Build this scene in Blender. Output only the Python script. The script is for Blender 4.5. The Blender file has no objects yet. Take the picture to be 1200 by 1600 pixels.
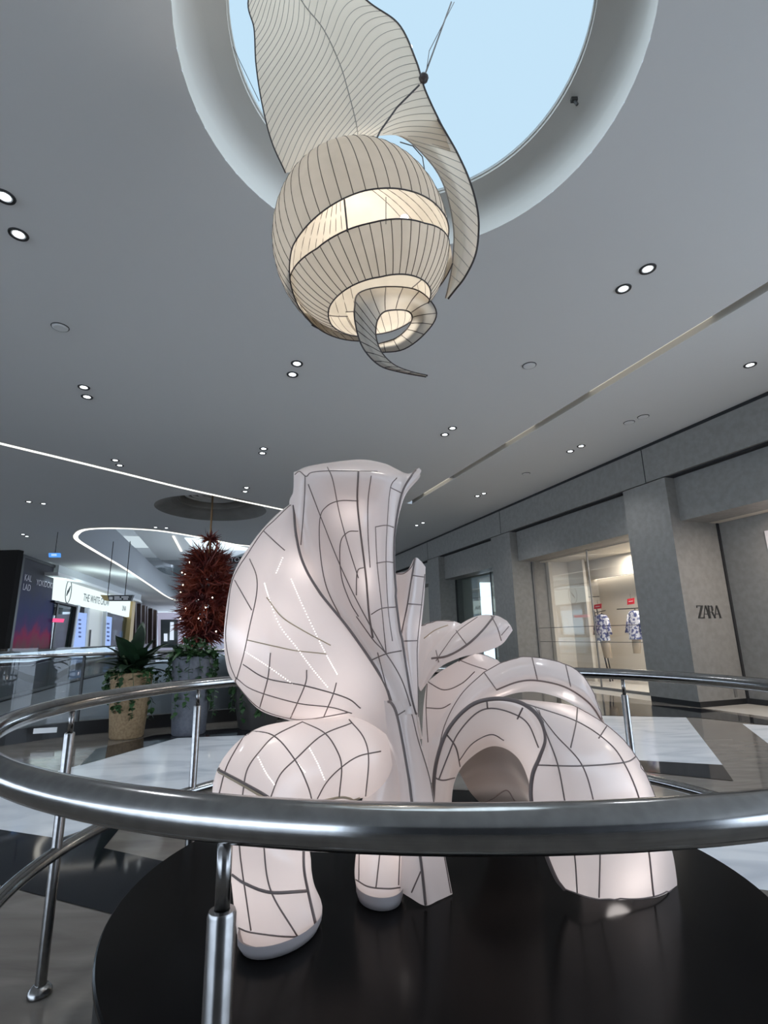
import bpy, bmesh, math, random
import numpy as np
from mathutils import Vector, Matrix
from mathutils.bvhtree import BVHTree
random.seed(7); RNG = np.random.RandomState(7)
C = bpy.context.scene.collection
PI = math.pi
# ------------------------------------------------------------------ camera model (measured from the photograph)
F = 800.; HZ = 993.; ROLL = -.02; EYE = 1.40
_p = math.atan((HZ-800)/F); _c, _s = math.cos(_p), math.sin(_p); _cr, _sr = math.cos(ROLL), math.sin(ROLL)
def ray(x, y):
    dx = (x-600)/F; dy = (800-y)/F
    dx, dy = dx*_cr-dy*_sr, dx*_sr+dy*_cr
    return np.array([dx, _c-dy*_s, _s+dy*_c])
EYEV = np.array([0, 0, EYE])
def PZ(x, y, z):
    r = ray(x, y); return r*((z-EYE)/r[2])+EYEV
def PY(x, y, Y):
    r = ray(x, y); return r*(Y/r[1])+EYEV
cam = bpy.data.cameras.new('camera'); camo = bpy.data.objects.new('camera', cam); C.objects.link(camo)
cam.sensor_fit = 'VERTICAL'; cam.sensor_height = 36; cam.lens = 36*F/1600; cam.clip_start = .05; cam.clip_end = 300
R = Matrix(((_cr, -_sr, 0), (-_sr*_s, -_cr*_s, -_c), (_sr*_c, _cr*_c, -_s)))
camo.matrix_world = Matrix.Translation((0, 0, EYE)) @ R.to_4x4()
bpy.context.scene.camera = camo
# ------------------------------------------------------------------ materials
def mat(name, col, rough=.5, metal=0, emit=None, es=0, spec=.5):
    m = bpy.data.materials.new(name); m.use_nodes = True
    b = m.node_tree.nodes['Principled BSDF']
    b.inputs['Base Color'].default_value = (*col, 1); b.inputs['Roughness'].default_value = rough
    b.inputs['Metallic'].default_value = metal; b.inputs['Specular IOR Level'].default_value = spec
    if emit: b.inputs['Emission Color'].default_value = (*emit, 1); b.inputs['Emission Strength'].default_value = es
    return m
def noise_mat(name, c1, c2, scale=4, rough=.5, detail=5, lo=.35, hi=.65, bump=0, dist=0, metal=0, spec=.5, stretch=(1,1,1)):
    m = mat(name, c1, rough, metal, spec=spec); nt = m.node_tree; N = nt.nodes; L = nt.links
    tc = N.new('ShaderNodeTexCoord'); mp = N.new('ShaderNodeMapping'); mp.inputs['Scale'].default_value = stretch
    nz = N.new('ShaderNodeTexNoise'); nz.inputs['Scale'].default_value = scale; nz.inputs['Detail'].default_value = detail
    nz.inputs['Distortion'].default_value = dist
    cr = N.new('ShaderNodeValToRGB'); cr.color_ramp.elements[0].position = lo; cr.color_ramp.elements[1].position = hi
    cr.color_ramp.elements[0].color = (*c1, 1); cr.color_ramp.elements[1].color = (*c2, 1)
    L.new(tc.outputs['Object'], mp.inputs[0]); L.new(mp.outputs[0], nz.inputs['Vector']); L.new(nz.outputs['Fac'], cr.inputs[0])
    b = N['Principled BSDF']; L.new(cr.outputs[0], b.inputs['Base Color'])
    if bump:
        bp = N.new('ShaderNodeBump'); bp.inputs['Strength'].default_value = bump; bp.inputs['Distance'].default_value = .02
        L.new(nz.outputs['Fac'], bp.inputs['Height']); L.new(bp.outputs[0], b.inputs['Normal'])
    return m
def fabric(name, dcol, tcol, tfac, emit, es, gloss=.06, nscale=5, nvar=.12):
    m = bpy.data.materials.new(name); m.use_nodes = True; nt = m.node_tree; N = nt.nodes; L = nt.links
    N.clear(); out = N.new('ShaderNodeOutputMaterial')
    d = N.new('ShaderNodeBsdfDiffuse'); t = N.new('ShaderNodeBsdfTranslucent'); t.inputs[0].default_value = (*tcol, 1)
    tc = N.new('ShaderNodeTexCoord'); nz = N.new('ShaderNodeTexNoise'); nz.inputs['Scale'].default_value = nscale; nz.inputs['Detail'].default_value = 3
    cr = N.new('ShaderNodeValToRGB'); cr.color_ramp.elements[0].position = .3; cr.color_ramp.elements[1].position = .7
    cr.color_ramp.elements[0].color = (*[c*(1-nvar) for c in dcol], 1); cr.color_ramp.elements[1].color = (*dcol, 1)
    L.new(tc.outputs['Object'], nz.inputs['Vector']); L.new(nz.outputs['Fac'], cr.inputs[0]); L.new(cr.outputs[0], d.inputs[0])
    mx = N.new('ShaderNodeMixShader'); mx.inputs[0].default_value = tfac; L.new(d.outputs[0], mx.inputs[1]); L.new(t.outputs[0], mx.inputs[2])
    g = N.new('ShaderNodeBsdfGlossy'); g.inputs['Roughness'].default_value = .16
    lw = N.new('ShaderNodeLayerWeight'); lw.inputs[0].default_value = .5; pw = N.new('ShaderNodeMath'); pw.operation = 'POWER'; pw.inputs[1].default_value = 4
    fr = N.new('ShaderNodeMath'); fr.operation = 'MULTIPLY_ADD'; fr.inputs[1].default_value = .22; fr.inputs[2].default_value = gloss*.6
    L.new(lw.outputs['Facing'], pw.inputs[0]); L.new(pw.outputs[0], fr.inputs[0])
    m2 = N.new('ShaderNodeMixShader'); L.new(fr.outputs[0], m2.inputs[0]); L.new(mx.outputs[0], m2.inputs[1]); L.new(g.outputs[0], m2.inputs[2])
    if not gloss: m2.inputs[0].default_value = 0; nt.links.remove(m2.inputs[0].links[0])
    last = m2
    if es:
        e = N.new('ShaderNodeEmission'); e.inputs[0].default_value = (*emit, 1); e.inputs[1].default_value = es
        ad = N.new('ShaderNodeAddShader'); L.new(m2.outputs[0], ad.inputs[0]); L.new(e.outputs[0], ad.inputs[1]); last = ad
    L.new(last.outputs[0], out.inputs[0]); return m
def glass(name, tint=(.8,.86,.86), refl=.1, rough=.0, fm=.6):
    m = bpy.data.materials.new(name); m.use_nodes = True; nt = m.node_tree; N = nt.nodes; L = nt.links
    N.clear(); out = N.new('ShaderNodeOutputMaterial'); t = N.new('ShaderNodeBsdfTransparent'); t.inputs[0].default_value = (*tint, 1)
    g = N.new('ShaderNodeBsdfGlossy'); g.inputs['Roughness'].default_value = rough
    lw = N.new('ShaderNodeLayerWeight'); lw.inputs[0].default_value = .25
    ma = N.new('ShaderNodeMath'); ma.operation = 'MULTIPLY_ADD'; ma.inputs[1].default_value = fm; ma.inputs[2].default_value = refl; ma.use_clamp = True
    L.new(lw.outputs['Fresnel'], ma.inputs[0])
    mx = N.new('ShaderNodeMixShader'); L.new(ma.outputs[0], mx.inputs[0]); L.new(t.outputs[0], mx.inputs[1]); L.new(g.outputs[0], mx.inputs[2])
    L.new(mx.outputs[0], out.inputs[0]); return m
def emis(name, col, s):
    m = bpy.data.materials.new(name); m.use_nodes = True; nt = m.node_tree; nt.nodes.clear()
    o = nt.nodes.new('ShaderNodeOutputMaterial'); e = nt.nodes.new('ShaderNodeEmission')
    e.inputs[0].default_value = (*col, 1); e.inputs[1].default_value = s; nt.links.new(e.outputs[0], o.inputs[0]); return m

M = dict(
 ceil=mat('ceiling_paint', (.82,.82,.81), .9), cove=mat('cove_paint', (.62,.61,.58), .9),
 stone=noise_mat('grey_stone_cladding', (.225,.216,.203), (.268,.257,.241), 9, .55, 8, bump=.03),
 joint=mat('shadow_joint', (.02,.02,.022), .8),
 tile=noise_mat('grey_brown_marble', (.17,.152,.136), (.275,.252,.226), 1.1, .09, 8, .3, .7, dist=1.5, stretch=(1,3,1)),
 white=noise_mat('white_marble', (.55,.6,.68), (.86,.9,.95), .9, .1, 9, .25, .52, dist=1.2, stretch=(1,2.5,1)),
 black=noise_mat('black_marble', (.008,.009,.012), (.02,.021,.026), 1.5, .06, 6, spec=.3),
 plat=mat('black_gloss_platform', (.005,.0048,.005), .2, spec=.06),
 steel=noise_mat('polished_steel', (.34,.335,.33), (.40,.395,.39), 40, .16, 2, metal=1),
 psteel=noise_mat('brushed_steel', (.27,.262,.255), (.33,.32,.315), 40, .27, 2, metal=1), brass=mat('dull_bronze', (.32,.25,.16), .35, 1),
 memb=fabric('lantern_membrane', (.66,.615,.605), (.82,.76,.745), .46, (1,.91,.89), .07, nvar=.06),
 tunnel=mat('shaded_membrane', (.40,.355,.32), .8), memb_in=fabric('lantern_membrane_inner', (.78,.72,.69), (.82,.75,.72), .45, (1,.86,.81), .10, nvar=.06),  # tunnel: darker membrane copy without glow, the arch's inner shade put into its colour
 shell=fabric('shell_fabric', (.49,.45,.39), (.62,.555,.47), .24, None, 0, 0, 6, .2),
 leaf=fabric('leaf_fabric', (.60,.53,.45), (.92,.80,.66), .55, None, 0, 0, 3, .1), rib=mat('dark_wire', (.19,.15,.14), .6), ribl=mat('pale_wire', (.45,.36,.25), .45),
 vein=mat('brown_wire', (.055,.042,.036), .6), edge=mat('edge_wire', (.05,.04,.04), .6),
 led=emis('led_white', (1,.97,.95), 2.2), ledw=emis('led_warm', (1,.9,.72), 1.1),
 strip=emis('cove_led', (1,.97,.88), 1.5), lamp=emis('lamp_face', (.9,.97,1), 5),
 sky=emis('skylight_panel', (.56,.78,.95), .81),
 ring=mat('black_trim', (.03,.03,.032), .5), dark=mat('dark_metal', (.03,.03,.03), .5), blackp=mat('black_paint', (.012,.012,.013), .45),
 glass=glass('clear_glass', (.82,.87,.87), .04), glassd=glass('tinted_glass', (.45,.52,.53), .10), shopg=glass('shop_glass', (.95,.95,.95), .01, 0, .22),
 sand=noise_mat('sandstone_pot', (.25,.165,.09), (.36,.25,.14), 30, .8, 6, bump=.2), slate=noise_mat('blue_grey_pot', (.1,.105,.125), (.13,.135,.155), 25, .7, 4),
 charc=mat('charcoal_pot', (.05,.045,.042), .6), soil=mat('soil', (.03,.02,.015), .9),
 leafd=noise_mat('dark_leaf', (.008,.02,.011), (.02,.05,.022), 6, .4), leafg=noise_mat('ivy_leaf', (.015,.05,.015), (.04,.1,.03), 9, .5),
 stalk=mat('stalk', (.05,.07,.03), .7),
 flower=noise_mat('rust_petals', (.10,.014,.016), (.30,.06,.03), 2.2, .45), gold=mat('gold_rod', (.35,.22,.12), .4, .8),
 cream=mat('shop_wall', (.62,.57,.49), .8), shopf=mat('shop_floor', (.6,.57,.52), .25), wwall=mat('white_wall', (.7,.7,.74), .7),
 red=mat('red_card', (.55,.02,.035), .5), trouser=mat('beige_cloth', (.45,.37,.28), .9),
 blouse=noise_mat('blue_print_cloth', (.75,.75,.8), (.12,.14,.3), 14, .9, 2, .48, .55),
 fascia=mat('grey_fascia', (.33,.34,.35), .8), slab=mat('slab_edge', (.42,.43,.45), .8),
 paint=mat('white_paint', (.8,.8,.8), .6),
)
# ------------------------------------------------------------------ object helpers
def obj(name, me, m=None, parent=None, smooth=False):
    if m is not None:
        for k in (m if isinstance(m, (list, tuple)) else [m]): me.materials.append(k)
    if smooth:
        for p in me.polygons: p.use_smooth = True
    o = bpy.data.objects.new(name, me); C.objects.link(o)
    if parent is not None: o.parent = parent; o.matrix_parent_inverse = parent.matrix_world.inverted()
    return o
def tag(o, label=None, cat=None, group=None, kind=None):
    if label: o['label'] = label
    if cat: o['category'] = cat
    if group: o['group'] = group
    if kind: o['kind'] = kind
    return o
def thing(name, label, cat, loc=(0,0,0), group=None):
    o = bpy.data.objects.new(name, None); C.objects.link(o); o.empty_display_size = .1
    o.location = Vector([float(v) for v in loc]); o.matrix_world = Matrix.Translation(o.location)
    return tag(o, label, cat, group)
class MB:
    def __init__(s): s.v = []; s.f = []; s.mi = []; s.cur = 0
    def add(s, vs, fs):
        n = len(s.v); s.v += [tuple(float(c) for c in p) for p in vs]; s.f += [tuple(i+n for i in f) for f in fs]; s.mi += [s.cur]*len(fs)
        return s
    def grid(s, P, closeu=False, closev=False):
        n, m = P.shape[:2]; vs = P.reshape(-1, 3); fs = []
        for i in range(n-(0 if closeu else 1)):
            for j in range(m-(0 if closev else 1)):
                i2, j2 = (i+1) % n, (j+1) % m
                fs.append((i*m+j, i*m+j2, i2*m+j2, i2*m+j))
        return s.add(vs, fs)
    def box(s, c, d, ax=None):
        c = np.array(c, float); A = np.eye(3) if ax is None else np.array(ax, float)
        vs = [c+A.T@(np.array([x, y, z])*np.array(d)/2) for x in (-1,1) for y in (-1,1) for z in (-1,1)]
        return s.add(vs, [(0,1,3,2),(4,6,7,5),(0,4,5,1),(2,3,7,6),(0,2,6,4),(1,5,7,3)])
    def prism(s, poly, off):
        n = len(poly); a = [np.array(p, float) for p in poly]; b = [p+np.array(off, float) for p in a]
        fs = [tuple(range(n))[::-1], tuple(range(n, 2*n))]+[(i, (i+1) % n, (i+1) % n+n, i+n) for i in range(n)]
        return s.add(a+b, fs)
    def tube(s, pts, r, seg=8, closed=False, caps=True):
        P = np.array(pts, float); n = len(P)
        if n < 2: return s
        T = np.gradient(P, axis=0) if not closed else np.roll(P, -1, 0)-np.roll(P, 1, 0)
        T /= np.linalg.norm(T, axis=1)[:, None]+1e-12
        rr = np.full(n, r) if np.isscalar(r) else np.array(r)
        up = np.array([0, 0, 1.]) if abs(T[0][2]) < .9 else np.array([1., 0, 0])
        u = np.cross(T[0], up); u /= np.linalg.norm(u); rings = []
        for i in range(n):
            u = u-T[i]*(u@T[i]); u /= np.linalg.norm(u)+1e-12; w = np.cross(T[i], u)
            rings.append([P[i]+rr[i]*(math.cos(a)*u+math.sin(a)*w) for a in np.linspace(0, 2*PI, seg, endpoint=False)])
        k = len(s.v); s.grid(np.array(rings), closeu=closed, closev=True)
        if caps and not closed:
            s.f.append(tuple(k+i for i in range(seg))); s.f.append(tuple(k+(n-1)*seg+i for i in range(seg))[::-1]); s.mi += [s.cur]*2
        return s
    def lathe(s, prof, c=(0,0,0), seg=40, cap=False):
        P = np.array([[(r*math.cos(a)+c[0], r*math.sin(a)+c[1], z+c[2]) for a in np.linspace(0, 2*PI, seg, endpoint=False)] for r, z in prof])
        k = len(s.v); s.grid(P, closev=True)
        if cap:
            n = len(prof); s.f.append(tuple(k+i for i in range(seg))[::-1]); s.f.append(tuple(k+(n-1)*seg+i for i in range(seg))); s.mi += [s.cur]*2
        return s
    def cyl(s, a, b, r, seg=16): return s.tube([a, b], r, seg)
    def mesh(s, name='m', fix=True):
        me = bpy.data.meshes.new(name); me.from_pydata(s.v, [], s.f); me.update()
        for p, i in zip(me.polygons, s.mi): p.material_index = i
        if fix:
            bm = bmesh.new(); bm.from_mesh(me); bmesh.ops.recalc_face_normals(bm, faces=bm.faces); bm.to_mesh(me); bm.free()
        return me
    def build(s, name, m, parent=None, smooth=False, fix=True): return obj(name, s.mesh(name, fix), m, parent, smooth)
def struct(o): o['kind'] = 'structure'; return o
def autosmooth(o, ang=40):
    me = o.data
    for p in me.polygons: p.use_smooth = True
    bm = bmesh.new(); bm.from_mesh(me)
    for e in bm.edges:
        if len(e.link_faces) == 2 and e.calc_face_angle(0) > math.radians(ang): e.smooth = False
    bm.to_mesh(me); bm.free(); return o
# splines
def cm(n, t):
    t = np.clip(np.atleast_1d(np.array(t, float)), 0, n-1); W = np.zeros((len(t), n))
    for k, x in enumerate(t):
        i = min(int(x), n-2); f = x-i
        w = [(-f+2*f*f-f**3)/2, (2-5*f*f+3*f**3)/2, (f+4*f*f-3*f**3)/2, (-f*f+f**3)/2]
        for q, ww in zip((i-1, i, i+1, i+2), w):
            if q < 0: W[k, 0] += 2*ww; W[k, 1] -= ww
            elif q >= n: W[k, n-1] += 2*ww; W[k, n-2] -= ww
            else: W[k, q] += ww
    return W
def spl(P, n):
    P = np.array(P, float); return cm(len(P), np.linspace(0, len(P)-1, n))@P
def ctrl(rows):
    def one(p):
        if isinstance(p[2], str): return PZ(p[0], p[1], float(p[2]))
        return PY(*p)
    return np.array([[one(p) for p in r] for r in rows])
def tens(G, nu, nv):
    return np.einsum('ia,jb,abk->ijk', cm(G.shape[0], np.linspace(0, G.shape[0]-1, nu)), cm(G.shape[1], np.linspace(0, G.shape[1]-1, nv)), G)
def teval(G, uv):
    U = cm(G.shape[0], [p[0] for p in uv]); V = cm(G.shape[1], [p[1] for p in uv])
    return np.einsum('ia,ib,abk->ik', U, V, G)
def textobj(name, body, size, org, xd, up, m, parent, ext=.004):
    cu = bpy.data.curves.new(name, 'FONT'); cu.body = body; cu.size = size; cu.extrude = ext; cu.align_x = 'CENTER'; cu.align_y = 'CENTER'
    to = bpy.data.objects.new('t', cu); C.objects.link(to)
    me = bpy.data.meshes.new_from_object(to.evaluated_get(bpy.context.evaluated_depsgraph_get()))
    bpy.data.objects.remove(to)
    x = Vector(xd).normalized(); u = Vector(up).normalized(); n = x.cross(u)
    Mx = Matrix((( x.x, u.x, n.x, org[0]), (x.y, u.y, n.y, org[1]), (x.z, u.z, n.z, org[2]), (0,0,0,1)))
    me.transform(Mx); me.name = name; me.materials.clear()
    return obj(name, me, m, parent)
def plight(name, loc, e, r=.05, col=(1,.86,.74)):
    l = bpy.data.lights.new(name, 'POINT'); l.energy = e; l.shadow_soft_size = r; l.color = col
    o = bpy.data.objects.new(name, l); C.objects.link(o); o.location = [float(v) for v in loc]; return o

# ================================================================== SETTING
H = 5.25
WD = np.array([-.32922, .94425]); WN = np.array([.94425, .32922]); N0 = np.array([5.72, 9.99])     # right wall direction, outward normal, near column corner
def W(s, off, z): p = N0+WD*s+WN*off; return np.array([p[0], p[1], z])
def PW(x, y, off=0):
    r = ray(x, y); k = ((N0@WN)+off)/(r[:2]@WN); return r*k+EYEV
OC = (.26, 2.88); ORAD = 1.61
# ---- ceiling with openings
def holefill(outer, holes, z, name, m):
    bm = bmesh.new(); es = []
    for loop in [outer]+holes:
        vs = [bm.verts.new((float(p[0]), float(p[1]), z)) for p in loop]
        es += [bm.edges.new((vs[i], vs[(i+1) % len(vs)])) for i in range(len(vs))]
    bmesh.ops.triangle_fill(bm, use_beauty=True, use_dissolve=False, edges=es)
    me = bpy.data.meshes.new(name); bm.to_mesh(me); bm.free(); return struct(obj(name, me, m))
def circ(c, r, n=72): return [(c[0]+r*math.cos(a), c[1]+r*math.sin(a)) for a in np.linspace(0, 2*PI, n, endpoint=False)]
RC = (-5.25, 15.15); RR = 1.62
voidpx = [(122,837),(128,831),(140,827.5),(165,826),(200,826.5),(240,829),(270,833),(310,840),(360,850),(440,866),
          (440,905),(345,930),(300,938),(278,938),(262,932),(240,917),(200,890),(160,866),(132,849),(123,842)]
void = [tuple(PZ(x, y, H)[:2]) for x, y in voidpx]
sl0, sl1 = PZ(1270,405,H)[:2], PZ(640,787,H)[:2]; sd = (sl1-sl0)/np.linalg.norm(sl1-sl0); sn = np.array([sd[1], -sd[0]])*.085
slot = [sl0-sn, sl1-sn, sl1+sn, sl0+sn]
CW = [W(s, .02, 0)[:2] for s in (-24, 70)]
outer = [(-70,-10), CW[0], CW[1], (-70, 80)]
holefill(outer, [circ(OC, ORAD), circ(RC, RR, 48), void, slot], H, 'ceiling', M['ceil'])
# oculus cove: vertical foot curving in to the luminous panel
prof = [(ORAD, 0), (ORAD, .17)]+[(ORAD-.15*(1-math.cos(a)), .17+.16*math.sin(a)) for a in np.linspace(.1, PI/2, 10)]+[(ORAD-.31, .335), (ORAD-.31, .355), (ORAD-.325, .355), (ORAD-.325, .385)]
mb = MB().lathe(prof, (OC[0], OC[1], H), 96); oc = struct(mb.build('trim_1', M['cove'], smooth=False)); autosmooth(oc, 50)
sk = MB().lathe([(.02, H+.38), (ORAD-.32, H+.38)], (OC[0], OC[1], 0), 72); struct(sk.build('window_1', M['sky']))
# slot channel
mb = MB()
for k in (-1, 1):
    a, b = sl0+sn*k, sl1+sn*k
    mb.add([(*a,H),(*b,H),(*b,H+.12),(*a,H+.12)], [(0,1,2,3)])
mb.add([(*(sl0-sn),H+.12),(*(sl1-sn),H+.12),(*(sl1+sn),H+.12),(*(sl0+sn),H+.12)], [(0,1,2,3)])
struct(mb.build('trim_2', M['cove']))
def slt(x, y): return float((PZ(x, y, H)[:2]-sl0)@sd)
for k, (a, b, st_) in enumerate((((1115,505),(920,620),.62),((835,672),(790,699),.55),((703,750),(662,776),.8),((1230,430),(1125,496),.12),((915,623),(840,669),.16),((785,702),(706,748),.14))):  # reflected bright and dim stretches of the slot, put in as emission strength
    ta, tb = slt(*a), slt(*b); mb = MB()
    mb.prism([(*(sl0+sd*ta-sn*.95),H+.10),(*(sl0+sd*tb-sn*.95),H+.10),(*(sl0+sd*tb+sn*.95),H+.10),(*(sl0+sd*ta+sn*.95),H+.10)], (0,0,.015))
    struct(mb.build('trim_3', emis('slot_painted_glow_%d' % k, (1,.93,.8), st_)))
# long curved LED line on the left
lp = spl([PZ(x, y, H-.004)[:2] for x, y in ((-120,660),(-60,678),(0,693),(50,705),(100,717),(200,741.5),(300,766),(430,794),(520,812))], 80)
tg = np.gradient(lp, axis=0); tg /= np.linalg.norm(tg, axis=1)[:, None]; nn = np.c_[-tg[:,1], tg[:,0]]*.055
mb = MB(); mb.grid(np.array([[(*(p+n), H-.006), (*(p+n), H+.0), (*(p-n), H+.0), (*(p-n), H-.006)] for p, n in zip(lp, nn)]), closev=True)
struct(mb.build('trim_4', M['strip']))
# void edge light and collar, upper level
vz = np.array(void); vlen = len(vz)
vs_ = np.array([*spl(np.vstack([vz, vz[:1]]), 140)[:-1]])
cen = vz.mean(0)
mb = MB(); tg = np.roll(vs_, -1, 0)-np.roll(vs_, 1, 0); tg /= np.linalg.norm(tg, axis=1)[:, None]; nn = np.c_[-tg[:,1], tg[:,0]]
if ((vs_-cen)*nn).sum() < 0: nn = -nn
mb.grid(np.array([[(*p, H-.01), (*(p+n*.15), H-.01), (*(p+n*.15), H-.0), (*p, H-.0)] for p, n in zip(vs_, nn)]), closeu=True, closev=True)
struct(mb.build('trim_5', M['strip']))
mb = MB(); mb.grid(np.array([[(*p, H-.01), (*(p+n*.5), H+1.5), (*(p+n*1.2), H+2.6)] for p, n in zip(vs_, nn)]), closeu=True)
struct(mb.build('trim_6', M['slab'], smooth=True))
mb = MB(); mb.grid(np.array([[(*(p+n*1.25), H+2.6), (*(p+n*1.25), H+3.7)] for p, n in zip(vs_, nn)]), closeu=True)
struct(mb.build('window_2', M['glassd'], smooth=True))
mb = MB().prism([(-60,12,13),(10,12,13),(10,80,13),(-60,80,13)], (0,0,.2)); struct(mb.build('ceiling_upper', M['ceil']))
mb = MB().prism([(-48,12.5,H+.3),(4,12.5,H+.3),(4,76,H+.3),(-48,76,H+.3)], (0,0,.01)) if False else MB()
for a, b in (((-48,12.5),(4,12.5)),((4,12.5),(4,76)),((4,76),(-48,76)),((-48,76),(-48,12.5))): mb.add([(*a,H+.02),(*b,H+.02),(*b,13),(*a,13)], [(0,1,2,3)])
struct(mb.build('wall_upper', mat('upper_wall', (.4,.41,.43), .8)))
pq = [PZ(x, y, 12.9) for x, y in ((288,841),(302,858),(430,862),(420,846))]
mb = MB().prism(pq, (0,0,.05)); struct(mb.build('window_3', emis('upper_skylight', (.75,.88,.95), 1.1)))
pq = [PZ(x, y, 12.9) for x, y in ((269,838),(282,862),(285,862),(272,838))]
mb = MB().prism(pq, (0,0,.05)); struct(mb.build('trim_7', M['strip']))
# round recess for the chandelier
prof = [(RR, 0), (RR-.1, .05), (RR-.45, .2), (RR-.62, .24), (RR-.62, .30), (RR-.66, .30), (RR-.66, .75), (.01, .75)]
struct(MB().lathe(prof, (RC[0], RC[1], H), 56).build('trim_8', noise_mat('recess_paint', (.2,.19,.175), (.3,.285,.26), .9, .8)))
mb = MB()
for k in range(4):
    r = .2+.2*k; mb.tube([(RC[0]+r*math.cos(a), RC[1]+r*math.sin(a), H+.45) for a in np.linspace(.3*k, .3*k+4.2, 40)], .045, 6)
struct(mb.build('trim_9', M['paint']))

# ---- floor: base slab in grey-brown marble with inlays, void at the left
balpx = [(-420,1215),(-200,1188),(0,1165),(95,1151),(195,1141),(330,1129),(400,1124)]
bal = [PZ(x, y, 0)[:2] for x, y in balpx]+[np.array(p) for p in ((-1.0,9.7),(-.4,10.1),(-.05,11.2),(-.5,14),(-2.2,19),(-6,30),(-14,53))]
farpx = [(-300,1180),(0,1096),(60,1080),(110,1066),(160,1054),(200,1044),(235,1034)]
fare = [PZ(x, y, 0)[:2] for x, y in farpx]
vfl = list(spl(bal, 60))+list(reversed(fare))
holefill([(-70,-10), CW[0], CW[1], (-70,80)], [vfl], 0, 'floor', M['tile'])
def inlay(polys, m, name, z=.0015):
    mb = MB()
    for k, p in enumerate(polys): mb.add([PZ(x, y, z+.0004*k) for x, y in p], [tuple(range(len(p)))])
    o = struct(mb.build(name, m))
    for p in o.data.polygons:
        if p.normal.z < 0: p.flip()
inlay([[(277,1153),(420,1147),(420,1193),(93,1310),(-80,1284),(-80,1252)],
       [(780,1117),(945,1118.5),(1072,1121),(1129,1195),(1000,1188),(780,1172)],
       [(1000,1296),(1132,1306),(1270,1324),(1270,1400),(1190,1390),(1060,1372)],
       [(1160,1131),(1270,1138),(1270,1215)]], M['white'], 'floor_white_inlay')
inlay([[(-80,1284),(93,1310),(195,1284),(162,1325),(262,1347),(330,1362),(320,1470),(176,1428),(30,1390),(-80,1362)],
       [(150,1170),(240,1149),(345,1139),(420,1136),(420,1147),(277,1153),(125,1196)],
       [(780,1172),(1000,1188),(1129,1195.5),(1146,1220),(1010,1206),(780,1185)],
       [(870,1090),(1094,1107),(1212,1127),(1212,1134),(1090,1121),(870,1116)]], M['black'], 'floor_black_inlay', .0035)
# lower storey seen through the void
struct(MB().prism([(-40,4,-6),(6,4,-6),(6,60,-6),(-40,60,-6)], (0,0,-.2)).build('floor_lower', mat('lower_floor', (.16,.16,.17), .3)))
# slab edges around the void
vv = np.array(vfl)
mb = MB(); mb.grid(np.array([[(*p, -.01), (*p, -6)] for p in vv]), closeu=True); struct(mb.build('trim_10', M['slab']))
struct(MB().prism([(-4.5,-9.5,0),(12,-9.5,0),(12,-9.5,H),(-4.5,-9.5,H)], (0,-.3,0)).build('wall_back', mat('dark_back_wall', (.06,.06,.065), .5)))
# ---- near glass balustrade (thing): black kerb, glass, handrail, posts
bl = spl(bal, 90); ctr = np.array([-4.5, 20.])
br = thing('glass_balustrade', 'long curved glass balustrade with steel handrail and black kerb behind the planters', 'balustrade', (bl[20][0], bl[20][1], 0))
tg = np.gradient(bl, axis=0); tg /= np.linalg.norm(tg, axis=1)[:, None]; nb = np.c_[-tg[:,1], tg[:,0]]
mb = MB(); mb.grid(np.array([[(*(p-n*.05), 0), (*(p-n*.05), .2), (*(p+n*.08), .2), (*(p+n*.08), 0)] for p, n in zip(bl, nb)]), closev=True); mb.build('kerb', M['blackp'], br)
mb = MB(); mb.grid(np.array([[(*p, .2), (*p, 1.32)] for p in bl])); mb.build('glass_panel', M['glass'], br, True)
MB().tube([(*(p-n*.06), 1.2) for p, n in zip(bl, nb)], .028, 10).build('handrail', M['steel'], br, True)
for px, py in ((117,1149),(392,1124)):
    p = PZ(px, py, 0); MB().box((p[0], p[1]+.02, .62), (.035,.03,1.2)).build('post', M['dark'], br)
pl_ = PZ(70,1133,.18); q = np.array([tg[20][0], tg[20][1], 0])
# small white notice at the kerb
n0 = PZ(60,1141,.13); n1 = PZ(95,1139,.13); off = np.array([.12,-.3,0]); n0 = n0+off; n1 = n1+off
mb = MB().prism([n0, n1, n1+[0,0,.07], n0+[0,0,.07]], (0,.012,0))
tag(mb.build('notice_plate', M['paint']), 'small white notice plate low on the black balustrade kerb', 'notice')
# far balustrade on the other side of the void
fl = spl(fare, 40)
fb = thing('glass_balustrade', 'tinted glass balustrade on the far side of the void below the lit shopfronts', 'balustrade', (*fl[15], 0))
mb = MB(); mb.grid(np.array([[(*p, 0), (*p, 1.15)] for p in fl])); mb.build('glass_panel', M['glassd'], fb, True)
MB().tube([(*p, 1.17) for p in fl], .03, 8).build('handrail', M['dark'], fb, True)
MB().tube([(*p, .03) for p in fl], .06, 6).build('base_channel', M['dark'], fb, True)

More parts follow.
